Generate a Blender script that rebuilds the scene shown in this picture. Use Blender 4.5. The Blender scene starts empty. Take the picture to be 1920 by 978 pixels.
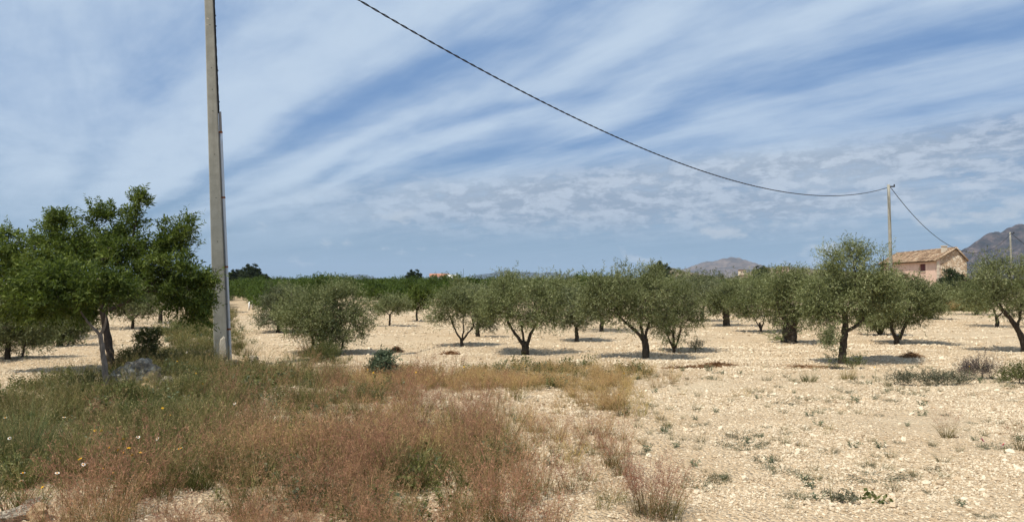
import bpy, math, random
import numpy as np
from mathutils import Vector

random.seed(7)
RNG = np.random.default_rng(11)
scene = bpy.context.scene
COL = scene.collection

# ------------------------------------------------------------------ camera
F, CX, CY, HOR, CAM_H = 1400.0, 960.0, 489.0, 528.0, 2.0      # measured on the 1920 px wide photograph
PITCH = math.atan((HOR - CY) / F)
cam_data = bpy.data.cameras.new('camera')
cam_data.sensor_width = 36.0
cam_data.lens = 36.0 * F / 1920.0
cam_data.clip_start, cam_data.clip_end = 0.1, 80000.0
cam = bpy.data.objects.new('camera', cam_data)
COL.objects.link(cam)
cam.location = (0, 0, CAM_H)
cam.rotation_euler = (math.pi / 2 + PITCH, 0, 0)
scene.camera = cam

# ------------------------------------------------------------------ light and sky
SUN_EL, SUN_AZ = math.radians(62), math.radians(-128)         # azimuth clockwise from +Y: behind the camera, to the left
sun_dir = Vector((math.sin(SUN_AZ) * math.cos(SUN_EL), math.cos(SUN_AZ) * math.cos(SUN_EL), math.sin(SUN_EL)))
sun_data = bpy.data.lights.new('sun', 'SUN')
sun_data.energy = 5.0
sun_data.angle = math.radians(0.55)
sun_data.color = (1.0, 0.94, 0.82)
sun = bpy.data.objects.new('sun', sun_data)
COL.objects.link(sun)
sun.rotation_euler = sun_dir.to_track_quat('Z', 'Y').to_euler()

vs = scene.view_settings
vs.view_transform = 'Standard'
vs.look = 'None'
vs.exposure = 0.16
vs.gamma = 1.0
vs.use_curve_mapping = False
cy = scene.cycles
cy.max_bounces = 5
cy.diffuse_bounces = 3
cy.glossy_bounces = 2
cy.transmission_bounces = 3
cy.volume_bounces = 0
cy.transparent_max_bounces = 4
cy.use_denoising = True
cy.caustics_reflective = False
cy.caustics_refractive = False


class NT:
    """small helper to write node trees as expressions"""
    def __init__(self, nt):
        self.nt = nt
        self.n = nt.nodes
        self.n.clear()

    def node(self, t, **kw):
        nd = self.n.new(t)
        for k, v in kw.items():
            setattr(nd, k, v)
        return nd

    def put(self, sock, v):
        if isinstance(v, bpy.types.NodeSocket):
            self.nt.links.new(v, sock)
        elif v is not None:
            if sock.type == 'RGBA' and len(v) == 3:
                v = (*v, 1)
            sock.default_value = v

    def m(self, op, a, b=None, c=None, clamp=False):
        nd = self.node('ShaderNodeMath', operation=op, use_clamp=clamp)
        for i, v in enumerate((a, b, c)):
            if v is not None:
                self.put(nd.inputs[i], v)
        return nd.outputs[0]

    def vm(self, op, a, b=None):
        nd = self.node('ShaderNodeVectorMath', operation=op)
        self.put(nd.inputs[0], a)
        if b is not None:
            self.put(nd.inputs[1], b)
        return nd.outputs['Value' if op in ('DOT_PRODUCT', 'LENGTH') else 'Vector']

    def noise(self, vec, scale, detail=4, rough=0.55, dist=0.0, out='Fac'):
        nd = self.node('ShaderNodeTexNoise')
        self.put(nd.inputs['Vector'], vec)
        nd.inputs['Scale'].default_value = scale
        nd.inputs['Detail'].default_value = detail
        nd.inputs['Roughness'].default_value = rough
        nd.inputs['Distortion'].default_value = dist
        return nd.outputs[out]

    def voro(self, vec, scale, feature='F1', out='Distance'):
        nd = self.node('ShaderNodeTexVoronoi', feature=feature)
        self.put(nd.inputs['Vector'], vec)
        nd.inputs['Scale'].default_value = scale
        return nd.outputs[out]

    def ramp(self, fac, stops, interp='LINEAR'):
        nd = self.node('ShaderNodeValToRGB')
        cr = nd.color_ramp
        cr.interpolation = interp
        while len(cr.elements) < len(stops):
            cr.elements.new(0.5)
        for e, (p, c) in zip(cr.elements, stops):
            e.position = p
            e.color = (c, c, c, 1) if isinstance(c, (int, float)) else (*c, 1)
        self.put(nd.inputs[0], fac)
        return nd.outputs[0]

    def sstep(self, v, a, b):
        nd = self.node('ShaderNodeMapRange', interpolation_type='SMOOTHSTEP')
        self.put(nd.inputs[0], v)
        for i, q in zip((1, 2, 3, 4), (a, b, 0, 1)):
            nd.inputs[i].default_value = q
        return nd.outputs[0]

    def mix(self, f, a, b, blend='MIX'):
        nd = self.node('ShaderNodeMix', data_type='RGBA', blend_type=blend)
        self.put(nd.inputs[0], f)
        self.put(nd.inputs[6], a)
        self.put(nd.inputs[7], b)
        return nd.outputs[2]

    def xyz(self, x, y, z=0.0):
        nd = self.node('ShaderNodeCombineXYZ')
        for i, v in enumerate((x, y, z)):
            self.put(nd.inputs[i], v)
        return nd.outputs[0]


def build_world():
    w = bpy.data.worlds.new('World')
    scene.world = w
    w.use_nodes = True
    t = NT(w.node_tree)
    sky = t.node('ShaderNodeTexSky', sky_type='NISHITA', sun_disc=False)
    sky.sun_elevation = SUN_EL
    sky.sun_rotation = SUN_AZ
    sky.altitude = 500
    sky.air_density = 1.0
    sky.dust_density = 1.2
    sky.ozone_density = 1.6
    d = t.node('ShaderNodeTexCoord').outputs['Generated']
    sp = t.node('ShaderNodeSeparateXYZ')
    t.put(sp.inputs[0], d)
    X, Y, Z = sp.outputs
    # high cirrus drawn out in parallel bands overhead: they meet at one point on the horizon
    VA = math.radians(-33.6)
    across = t.vm('DOT_PRODUCT', d, (math.cos(VA), -math.sin(VA), 0))
    zc = t.m('MAXIMUM', Z, 0.0)
    zz = t.m('ADD', zc, 0.05)
    pu = t.m('DIVIDE', across, zz)
    along = t.vm('DOT_PRODUCT', d, (math.sin(VA), math.cos(VA), 0))
    pv = t.m('DIVIDE', along, zz)
    plane = t.xyz(pu, t.m('MULTIPLY', pv, 0.22), 0)
    plane2 = t.xyz(t.m('ADD', pu, t.m('MULTIPLY', pv, 0.12)), t.m('MULTIPLY', pv, 0.45), 3.0)
    warp = t.noise(t.vm('MULTIPLY', d, (1, 1, 1.6)), 3.2, 3, 0.5)
    warp2 = t.noise(plane2, 1.3, 4, 0.55)
    phi = t.m('ARCTAN2', zc, across)
    phi = t.m('ADD', phi, t.m('MULTIPLY', t.m('SUBTRACT', warp, 0.5), 0.16))
    phi = t.m('ADD', phi, t.m('MULTIPLY', t.m('SUBTRACT', warp2, 0.5), 0.10))
    fan = t.m('DIVIDE', phi, math.pi)
    a = lambda s: math.atan(s / 0.833) / math.pi
    bands = t.ramp(fan, [(0, .18), (a(.12), .30), (a(.17), .62), (a(.215), .66), (a(.258), .20), (a(.30), .50), (a(.325), .85),
                         (a(.36), .45), (a(.40), .80), (a(.45), .42), (a(.53), .14), (a(.58), .45), (a(.68), .95), (a(.95), .85),
                         (a(1.5), .62), (a(3), .78), (.5, .72), (.6, .6), (.75, .55), (1, .3)], 'EASE')
    fib = t.noise(plane, 2.2, 9, 0.62, 0.4)
    fib2 = t.noise(plane2, 4.5, 8, 0.62, 0.2)
    soft = t.noise(t.vm('MULTIPLY', d, (1, 1, 2.0)), 2.6, 6, 0.55, 0.3)
    tex = t.m('ADD', t.m('MULTIPLY', fib, 0.55), t.m('ADD', t.m('MULTIPLY', fib2, 0.25), t.m('MULTIPLY', soft, 0.45)))
    cir = t.sstep(t.m('ADD', bands, t.m('MULTIPLY', t.m('SUBTRACT', tex, 0.625), 2.5)), -0.12, 1.12)
    cir = t.m('MULTIPLY', cir, t.sstep(Z, 0.0, 0.13))
    # lower, dappled layer towards the right of the view
    pl3 = t.xyz(t.m('MULTIPLY', X, 9.0), t.m('MULTIPLY', Z, 22.0), t.m('MULTIPLY', Y, 2.0))
    dap = t.noise(pl3, 3.2, 8, 0.66, 0.15)
    lay = t.noise(t.vm('MULTIPLY', d, (1, 1, 7)), 2.4, 5, 0.6, 0.4)
    band_z = t.m('MULTIPLY', t.sstep(Z, 0.040, 0.095), t.m('SUBTRACT', 1.0, t.sstep(t.m('SUBTRACT', t.m('ADD', Z, t.m('MULTIPLY', t.m('SUBTRACT', lay, 0.5), 0.06)), t.m('MULTIPLY', X, 0.075)), 0.125, 0.160)))
    band_x = t.sstep(X, -0.42, 0.02)
    alto = t.m('MULTIPLY', t.m('MULTIPLY', band_z, band_x), t.sstep(t.m('ADD', t.m('MULTIPLY', dap, 0.5), t.m('MULTIPLY', lay, 0.6)), 0.38, 0.58))
    dapl = t.sstep(dap, 0.42, 0.60)
    # small fair-weather puffs near the horizon
    puff_n = t.noise(t.vm('MULTIPLY', d, (1, 1, 2.6)), 17.0, 6, 0.6, 0.15)
    puff_l = t.noise(t.vm('MULTIPLY', d, (1, 1, 3.0)), 4.3, 2, 0.5)
    puff = t.sstep(t.m('ADD', puff_n, t.m('MULTIPLY', puff_l, 0.5)), 0.82, 0.96)
    puff = t.m('MULTIPLY', puff, t.m('MULTIPLY', t.sstep(Z, 0.012, 0.03), t.m('SUBTRACT', 1.0, t.sstep(Z, 0.07, 0.11))))
    base = t.mix(0.84, sky.outputs[0], (1.72, 3.2, 6.0))
    base = t.mix(t.m('MULTIPLY', t.m('SUBTRACT', 1.0, t.sstep(Z, 0.0, 0.22)), 0.75), base, (2.55, 3.9, 4.85))
    col = t.mix(t.m('MULTIPLY', cir, 0.80), base, (6.3, 7.5, 8.8))
    altc = t.mix(dapl, (3.25, 3.95, 5.0), (5.5, 6.2, 7.2))
    col = t.mix(t.m('MULTIPLY', alto, 0.78), col, altc)
    col = t.mix(t.m('MULTIPLY', puff, 0.75), col, (5.6, 6.2, 6.9))
    bg = t.node('ShaderNodeBackground')
    t.put(bg.inputs[0], col)
    bg.inputs[1].default_value = 0.088
    out = t.node('ShaderNodeOutputWorld')
    w.node_tree.links.new(bg.outputs[0], out.inputs[0])


build_world()


# ------------------------------------------------------------------ measuring helpers
CP, SP = math.cos(PITCH), math.sin(PITCH)


def ray(x, y):
    a, b = (x - CX) / F, (CY - y) / F
    return np.array([a, CP - SP * b, SP + CP * b])


def P(x, y, d):
    """point that is seen at photo pixel x, y and stands d metres ahead"""
    r = ray(x, y)
    return np.array([0, 0, CAM_H]) + r * d / r[1]


def G(x, y):
    """point of the flat ground seen at photo pixel x, y"""
    r = ray(x, y)
    return np.array([0, 0, CAM_H]) + r * (-CAM_H / r[2])


def pix(q):
    q = np.asarray(q, float) - np.array([0, 0, CAM_H])
    f = q[..., 1] * CP + q[..., 2] * SP
    u = -q[..., 1] * SP + q[..., 2] * CP
    return CX + F * q[..., 0] / f, CY - F * u / f


def _hash(ix, iy, seed):
    n = (ix.astype(np.int64) * 374761393 + iy.astype(np.int64) * 668265263 + seed * 974634777) & 0xFFFFFFFF
    n = ((n ^ (n >> 13)) * 1274126177) & 0xFFFFFFFF
    return ((n ^ (n >> 16)) & 0xFFFF) / 65535.0


def vnoise(x, y, seed=0):
    x, y = np.asarray(x, float), np.asarray(y, float)
    ix, iy = np.floor(x), np.floor(y)
    fx, fy = x - ix, y - iy
    fx, fy = fx * fx * (3 - 2 * fx), fy * fy * (3 - 2 * fy)
    a, b = _hash(ix, iy, seed), _hash(ix + 1, iy, seed)
    c, d = _hash(ix, iy + 1, seed), _hash(ix + 1, iy + 1, seed)
    return (a + (b - a) * fx) * (1 - fy) + (c + (d - c) * fx) * fy


def fbm(x, y, seed=0, octv=4):
    s, a, t = 0, 1, 0
    for i in range(octv):
        s = s + a * vnoise(np.asarray(x) * 2 ** i, np.asarray(y) * 2 ** i, seed + i)
        t += a
        a *= 0.5
    return s / t


ROW = np.array([-0.3537, 0.9354])                              # direction of the orchard rows and of the track
POLE = G(415, 685)


def height(x, y):
    x, y = np.asarray(x, float), np.asarray(y, float)
    fade = np.exp(-(np.hypot(x, y) / 70.0) ** 2)
    h = (fbm(x * 0.18, y * 0.18, 3) - 0.5) * 0.22 * fade
    h = h + (fbm(x * 1.1, y * 1.1, 9) - 0.5) * 0.10 * fade
    # low bank along the left side of the track
    w = (x - POLE[0]) * ROW[1] - (y - POLE[1]) * ROW[0]
    al = (x - POLE[0]) * ROW[0] + (y - POLE[1]) * ROW[1]
    bank = 0.20 * np.exp(-((w + 0.6) / 1.0) ** 2) * (1 / (1 + np.exp(-(al + 6)))) * (1 / (1 + np.exp((al - 55) / 8)))
    # plough furrows across the left field
    fur = 0.05 * np.sin(y * 2.2 + x * 0.35 + 3 * vnoise(x * .3, y * .3, 5)) * (1 / (1 + np.exp((w + 3.0) * 3))) * fade
    fur = fur + 0.045 * np.sin(y * 3.4 - x * 0.25 + 4 * vnoise(x * .35, y * .35, 6)) * (1 / (1 + np.exp(-(y - 17)))) * fade * (w > -3)
    return h + bank + fur


def on(x, y, dz=0.0):
    return np.array([x, y, float(height(x, y)) + dz])


def Gh(x, y, dz=0.0):
    g = G(x, y)
    return on(g[0], g[1], dz)


# ------------------------------------------------------------------ mesh helpers
def build_mesh(name, V, quads=None, tris=None, attrs=None, smooth=False, mats=(), midx=None):
    V = np.asarray(V, np.float32)
    quads = np.zeros((0, 4), int) if quads is None or len(quads) == 0 else np.asarray(quads, int)
    tris = np.zeros((0, 3), int) if tris is None or len(tris) == 0 else np.asarray(tris, int)
    me = bpy.data.meshes.new(name)
    me.vertices.add(len(V))
    me.vertices.foreach_set('co', V.ravel())
    nl = quads.size + tris.size
    me.loops.add(nl)
    me.loops.foreach_set('vertex_index', np.concatenate([quads.ravel(), tris.ravel()]).astype(np.int32))
    npoly = len(quads) + len(tris)
    me.polygons.add(npoly)
    st = np.concatenate([np.arange(len(quads)) * 4, quads.size + np.arange(len(tris)) * 3]).astype(np.int32)
    me.polygons.foreach_set('loop_start', st)
    me.polygons.foreach_set('use_smooth', np.full(npoly, bool(smooth)))
    for m in mats:
        me.materials.append(m)
    if midx is not None:
        me.polygons.foreach_set('material_index', np.asarray(midx, np.int32))
    for k, v in (attrs or {}).items():
        at = me.attributes.new(k, 'FLOAT', 'POINT')
        at.data.foreach_set('value', np.asarray(v, np.float32))
    me.update(calc_edges=True)
    return me


class MB:
    """collects shapes for one mesh"""
    def __init__(self):
        self.V, self.Q, self.T, self.A, self.n = [], [], [], [], 0

    def add(self, V, Q=None, T=None, a=0.0):
        V = np.asarray(V, float)
        if Q is not None and len(Q):
            self.Q.append(np.asarray(Q, int) + self.n)
        if T is not None and len(T):
            self.T.append(np.asarray(T, int) + self.n)
        self.V.append(V)
        self.A.append(np.full(len(V), a, float) if np.isscalar(a) else np.asarray(a, float))
        self.n += len(V)

    def tube(self, pts, rad, sides=7, a=0.0, cap=True, rough=0.0):
        pts = np.asarray(pts, float)
        n = len(pts)
        rad = np.full(n, rad, float) if np.isscalar(rad) else np.asarray(rad, float)
        tan = np.gradient(pts, axis=0)
        tan /= np.linalg.norm(tan, axis=1)[:, None] + 1e-9
        ref = np.array([0.31, 0.87, 0.2])
        if abs(tan[0] @ ref) > 0.9:
            ref = np.array([1.0, 0, 0.1])
        u = np.cross(tan, ref)
        u /= np.linalg.norm(u, axis=1)[:, None] + 1e-9
        v = np.cross(tan, u)
        ang = np.arange(sides) * 2 * np.pi / sides
        rr = rad[:, None] * (1 + rough * (RNG.random((n, sides)) - 0.5)) if rough else np.repeat(rad[:, None], sides, 1)
        V = pts[:, None] + rr[..., None] * (np.cos(ang)[None, :, None] * u[:, None] + np.sin(ang)[None, :, None] * v[:, None])
        i = np.arange(n - 1)[:, None] * sides
        j = np.arange(sides)[None]
        k = (j + 1) % sides
        Q = np.stack([i + j, i + k, i + sides + k, i + sides + j], -1).reshape(-1, 4)
        V = V.reshape(-1, 3)
        T = []
        if cap:
            V = np.vstack([V, pts[0], pts[-1]])
            b, e = n * sides, n * sides + 1
            for s in range(sides):
                T.append((b, (s + 1) % sides, s))
                T.append((e, (n - 1) * sides + s, (n - 1) * sides + (s + 1) % sides))
        self.add(V, Q, T, a)

    def box(self, c, s, ax=None, a=0.0, top=1.0):
        c, s = np.asarray(c, float), np.asarray(s, float) / 2
        ax = np.eye(3) if ax is None else np.asarray(ax, float)
        V = []
        for z in (-1, 1):
            k = top if z > 0 else 1.0
            for x, y in ((-1, -1), (1, -1), (1, 1), (-1, 1)):
                V.append(c + ax[0] * x * s[0] * k + ax[1] * y * s[1] * k + ax[2] * z * s[2])
        self.add(V, [(3, 2, 1, 0), (4, 5, 6, 7), (0, 1, 5, 4), (1, 2, 6, 5), (2, 3, 7, 6), (3, 0, 4, 7)], None, a)

    def mesh(self, name, mat, smooth=False):
        V = np.vstack(self.V) if self.V else np.zeros((0, 3))
        Q = np.vstack(self.Q) if self.Q else None
        T = np.vstack(self.T) if self.T else None
        return build_mesh(name, V, Q, T, {'v': np.concatenate(self.A)} if self.A else None, smooth, (mat,))

    def build(self, name, mat, parent=None, smooth=False):
        return obj(name, self.mesh(name, mat, smooth), parent)


def obj(name, data, parent=None):
    o = bpy.data.objects.new(name, data)
    COL.objects.link(o)
    if parent is not None:
        o.parent = parent
    return o


def tag(o, label=None, cat=None, group=None, kind=None):
    if label:
        o['label'] = label
    if cat:
        o['category'] = cat
    if group:
        o['group'] = group
    if kind:
        o['kind'] = kind
    return o


def thing(name, loc, label, cat, group=None, rz=0.0):
    o = bpy.data.objects.new(name, None)
    o.empty_display_size = 0.2
    COL.objects.link(o)
    o.location = [float(v) for v in loc]
    o.rotation_euler = (0, 0, rz)
    return tag(o, label, cat, group)


def copy_tree(o, loc, rz, sc, label=None, group=None):
    c = o.copy()
    COL.objects.link(c)
    c.location = [float(v) for v in loc]
    c.rotation_euler = (0, 0, rz)
    c.scale = (sc, sc, sc) if np.isscalar(sc) else sc
    for ch in o.children:
        d = ch.copy()
        COL.objects.link(d)
        d.parent = c
    if label:
        c['label'] = label
    if group:
        c['group'] = group
    return c


def scatter(name, label, cat, pts, rots, scl, idx, protos, kind='stuff'):
    """one stuff object: every point carries an instance of one of the prototype meshes"""
    pc = bpy.data.collections.new(name + '_kinds')
    for k, me in enumerate(protos):
        pc.objects.link(bpy.data.objects.new('%s_kind_%02d' % (name, k), me))
    n = len(pts)
    me = bpy.data.meshes.new(name)
    me.vertices.add(n)
    me.vertices.foreach_set('co', np.asarray(pts, np.float32).ravel())
    for nm, ty, key, val in (('rot', 'FLOAT_VECTOR', 'vector', rots), ('scl', 'FLOAT_VECTOR', 'vector', scl), ('idx', 'INT', 'value', idx)):
        at = me.attributes.new(nm, ty, 'POINT')
        at.data.foreach_set(key, np.asarray(val, np.int32 if ty == 'INT' else np.float32).ravel())
    o = obj(name, me)
    ng = bpy.data.node_groups.new(name + '_scatter', 'GeometryNodeTree')
    ng.interface.new_socket('Geometry', in_out='INPUT', socket_type='NodeSocketGeometry')
    ng.interface.new_socket('Geometry', in_out='OUTPUT', socket_type='NodeSocketGeometry')
    N, L = ng.nodes, ng.links
    gi, go = N.new('NodeGroupInput'), N.new('NodeGroupOutput')
    ci = N.new('GeometryNodeCollectionInfo')
    ci.inputs['Collection'].default_value = pc
    ci.inputs['Separate Children'].default_value = True
    ci.inputs['Reset Children'].default_value = True
    ip = N.new('GeometryNodeInstanceOnPoints')
    ip.inputs['Pick Instance'].default_value = True

    def named(nm, ty):
        a = N.new('GeometryNodeInputNamedAttribute')
        a.data_type = ty
        a.inputs['Name'].default_value = nm
        return [s for s in a.outputs if s.enabled and s.name == 'Attribute'][0]
    L.new(gi.outputs[0], ip.inputs['Points'])
    L.new(ci.outputs[0], ip.inputs['Instance'])
    L.new(named('idx', 'INT'), ip.inputs['Instance Index'])
    e2r = N.new('FunctionNodeEulerToRotation')
    L.new(named('rot', 'FLOAT_VECTOR'), e2r.inputs[0])
    L.new(e2r.outputs[0], ip.inputs['Rotation'])
    L.new(named('scl', 'FLOAT_VECTOR'), ip.inputs['Scale'])
    L.new(ip.outputs[0], go.inputs[0])
    md = o.modifiers.new('scatter', 'NODES')
    md.node_group = ng
    return tag(o, label, cat, None, kind)


# ------------------------------------------------------------------ materials
def material(name, fn):
    m = bpy.data.materials.new(name)
    m.use_nodes = True
    t = NT(m.node_tree)
    out = t.node('ShaderNodeOutputMaterial')
    sh = fn(t)
    m.node_tree.links.new(sh, out.inputs['Surface'])
    return m


def principled(t, col, rough=0.85, bump=None, bstr=0.3, bdist=0.02, spec=0.3, metal=0.0):
    b = t.node('ShaderNodeBsdfPrincipled')
    t.put(b.inputs['Base Color'], col)
    t.put(b.inputs['Roughness'], rough)
    b.inputs['Specular IOR Level'].default_value = spec
    b.inputs['Metallic'].default_value = metal
    if bump is not None:
        bp = t.node('ShaderNodeBump')
        bp.inputs['Strength'].default_value = bstr
        bp.inputs['Distance'].default_value = bdist
        t.put(bp.inputs['Height'], bump)
        t.put(b.inputs['Normal'], bp.outputs[0])
    return b.outputs[0]


def pos(t):
    return t.node('ShaderNodeNewGeometry').outputs['Position']


def ocoord(t):
    return t.node('ShaderNodeTexCoord').outputs['Object']


def attr(t, n):
    return t.node('ShaderNodeAttribute', attribute_name=n).outputs['Fac']


def orand(t):
    return t.node('ShaderNodeObjectInfo').outputs['Random']


def ground_mat(t):
    p = pos(t)
    big = t.noise(p, 0.13, 4, 0.6)
    mid = t.noise(p, 0.9, 5, 0.65)
    fine = t.noise(p, 22.0, 5, 0.75)
    peb = t.voro(p, 30.0, out='Color')
    sepn = t.node('ShaderNodeSeparateColor')
    t.put(sepn.inputs[0], peb)
    c = t.ramp(mid, [(0.25, (.43, .30, .175)), (0.48, (.575, .435, .28)), (0.72, (.655, .525, .355))])
    c = t.mix(t.sstep(big, 0.35, 0.7), c, t.mix(0.6, c, (.52, .35, .19)))
    c = t.mix(t.m('MULTIPLY', sepn.outputs[0], 0.45), c, (.66, .56, .41))
    c = t.mix(t.m('MULTIPLY', t.sstep(sepn.outputs[1], 0.75, 1.0), 0.6), c, (.30, .215, .13))
    c = t.mix(t.m('MULTIPLY', t.sstep(fine, 0.48, 0.7), 0.30), c, (.27, .185, .105))
    lit = attr(t, 'litter')
    lit = t.m('MULTIPLY', lit, t.sstep(t.noise(p, 2.6, 5, 0.7), 0.30, 0.62))
    c = t.mix(t.m('MULTIPLY', lit, 0.72), c, (.21, .145, .085))
    h = t.m('ADD', t.m('MULTIPLY', fine, 0.5), t.m('SUBTRACT', 1.0, t.voro(p, 26.0)))
    return principled(t, c, 0.95, h, 1.0, 0.05, 0.1)


M_GROUND = material('stony_soil', ground_mat)


def stone_mat(dark, light, warm):
    def fn(t):
        r = orand(t)
        c = t.ramp(r, [(0, dark), (0.3, warm), (0.65, light), (1, tuple(min(v * 1.12, .85) for v in light))])
        n = t.noise(ocoord(t), 2.2, 5, 0.65)
        c = t.mix(t.m('MULTIPLY', t.sstep(n, 0.45, 0.75), 0.45), c, warm)
        return principled(t, c, 0.95, n, 0.5, 0.15, 0.1)
    return fn


M_STONE = material('pale_field_stone', stone_mat((.43, .33, .215), (.76, .645, .475), (.62, .475, .315)))


def rock_mat(t):
    p = ocoord(t)
    n = t.noise(p, 4.0, 6, 0.65)
    l = t.noise(p, 9.0, 5, 0.7)
    c = t.ramp(n, [(0.36, (.17, .145, .115)), (0.5, (.33, .28, .215)), (0.62, (.70, .61, .47))])
    c = t.mix(t.m('MULTIPLY', t.sstep(l, 0.55, 0.68), 0.6), c, (.08, .08, .07))
    return principled(t, c, 0.95, t.m('ADD', n, l), 0.8, 0.06, 0.1)


M_ROCK = material('grey_limestone', rock_mat)
M_TANROCK = material('tan_limestone', lambda t: principled(t, t.ramp(t.noise(ocoord(t), 6, 6, .65), [(.3, (.30, .20, .11)), (.5, (.50, .35, .20)), (.7, (.62, .49, .33))]), .95, t.noise(ocoord(t), 12, 6, .7), .7, .04, .1))


def leaf_mat(c0, c1, c2, trans, tcol, rough=0.6, spec=0.18):
    def fn(t):
        v = attr(t, 'v')
        c = t.ramp(v, [(0, c0), (0.55, c1), (1, c2)])
        hue = t.m('MULTIPLY', t.m('SUBTRACT', orand(t), 0.5), 0.35)
        hs = t.node('ShaderNodeHueSaturation')
        t.put(hs.inputs['Color'], c)
        t.put(hs.inputs['Value'], t.m('ADD', 1.0, hue))
        s = principled(t, hs.outputs[0], rough, spec=spec)
        tr = t.node('ShaderNodeBsdfTranslucent')
        t.put(tr.inputs[0], t.mix(0.5, hs.outputs[0], tcol))
        mx = t.node('ShaderNodeMixShader')
        mx.inputs[0].default_value = trans
        t.put(mx.inputs[1], s)
        t.put(mx.inputs[2], tr.outputs[0])
        return mx.outputs[0]
    return fn


M_OLIVE = material('olive_leaf', leaf_mat((.062, .075, .022), (.162, .180, .072), (.34, .355, .185), .25, (.19, .22, .06)))
M_OLIVE_GREY = material('olive_leaf_grey', leaf_mat((.062, .076, .032), (.155, .172, .085), (.32, .33, .20), .22, (.17, .20, .07)))
M_ALMOND = material('almond_leaf', leaf_mat((.028, .047, .008), (.074, .106, .018), (.20, .24, .055), .32, (.16, .22, .025)))
M_ALMOND_FAR = material('orchard_leaf', leaf_mat((.026, .046, .008), (.060, .095, .015), (.135, .18, .035), .28, (.11, .18, .02)))
M_PINE = material('pine_needle', leaf_mat((.018, .030, .012), (.035, .052, .020), (.065, .085, .035), .15, (.05, .07, .02)))
M_BUSH = material('bush_leaf', leaf_mat((.052, .062, .018), (.115, .125, .040), (.21, .205, .085), .3, (.17, .20, .04)))
M_BLUEBUSH = material('blue_green_leaf', leaf_mat((.055, .080, .042), (.115, .150, .085), (.21, .25, .15), .22, (.13, .18, .06)))
M_PURPLE = material('dusky_heather', leaf_mat((.055, .042, .038), (.11, .085, .08), (.19, .155, .14), .2, (.12, .08, .07)))
M_DRY = material('dry_brushwood', leaf_mat((.11, .055, .024), (.24, .13, .06), (.38, .23, .12), .15, (.3, .16, .06)))
M_MAT = material('grey_green_mat', leaf_mat((.07, .072, .045), (.145, .145, .09), (.24, .235, .155), .2, (.15, .15, .07)))


def grass_mat(lo, hi, tip, trans=0.3):
    """v runs from the root (0) up the stem to the seed head (1)"""
    def fn(t):
        v = attr(t, 'v')
        r = orand(t)
        c = t.ramp(v, [(0.0, tuple(x * .8 for x in lo)), (0.35, lo), (0.62, hi), (1.0, tip)])
        hs = t.node('ShaderNodeHueSaturation')
        t.put(hs.inputs['Color'], c)
        t.put(hs.inputs['Hue'], t.m('ADD', 0.485, t.m('MULTIPLY', r, 0.03)))
        isl = t.node('ShaderNodeNewGeometry').outputs['Random Per Island']
        t.put(hs.inputs['Value'], t.m('MULTIPLY', t.m('ADD', 0.8, t.m('MULTIPLY', r, 0.4)), t.m('ADD', 0.5, t.m('MULTIPLY', isl, 1.0))))
        b = principled(t, hs.outputs[0], 0.7, spec=0.2)
        tr = t.node('ShaderNodeBsdfTranslucent')
        t.put(tr.inputs[0], hs.outputs[0])
        mx = t.node('ShaderNodeMixShader')
        mx.inputs[0].default_value = trans
        t.put(mx.inputs[1], b)
        t.put(mx.inputs[2], tr.outputs[0])
        return mx.outputs[0]
    return fn


M_RED = material('red_wisp_grass', grass_mat((.18, .155, .050), (.335, .220, .108), (.40, .205, .125), .3))
M_GREEN = material('green_grass', grass_mat((.110, .112, .032), (.225, .200, .072), (.39, .295, .14), .33))
M_GOLD = material('golden_grass', grass_mat((.26, .20, .07), (.42, .30, .125), (.52, .35, .16), .35))
M_TALL = material('tall_blue_green_grass', grass_mat((.085, .115, .040), (.16, .19, .075), (.26, .26, .12), .3))
M_DARKTUFT = material('dark_tuft_grass', grass_mat((.095, .10, .036), (.185, .18, .08), (.29, .24, .12), .3))


def bark_mat(c0, c1):
    def fn(t):
        p = ocoord(t)
        n = t.noise(t.vm('MULTIPLY', p, (1, 1, .3)), 22, 6, .7)
        return principled(t, t.ramp(n, [(.3, c0), (.7, c1)]), .95, n, .8, .03, .1)
    return fn


M_BARK = material('olive_bark', bark_mat((.030, .024, .018), (.105, .085, .063)))
M_BARK_PALE = material('young_almond_bark', bark_mat((.12, .09, .07), (.36, .30, .245)))
M_BARK_DARK = material('almond_bark', bark_mat((.035, .027, .022), (.125, .10, .082)))


def plain(name, c, rough=.8, vary=.15, scale=3.0, metal=0.0, spec=.3, bump=.2):
    def fn(t):
        n = t.noise(ocoord(t), scale, 5, .65)
        cc = t.mix(n, tuple(x * (1 - vary) for x in c), tuple(min(1, x * (1 + vary)) for x in c))
        return principled(t, cc, rough, n, bump, .02, spec, metal)
    return material(name, fn)


# ------------------------------------------------------------------ ground
PIXZONES = {}


def zone(px, py, els):
    """soft union of ellipses (cx, cy, rx, ry, weight), 0..1"""
    s = np.zeros(np.shape(px))
    for cx, cy_, rx, ry, w in els:
        q = ((px - cx) / rx) ** 2 + ((py - cy_) / ry) ** 2
        s = np.maximum(s, w * np.clip(1.25 - q, 0, 1))
    return s


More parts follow.
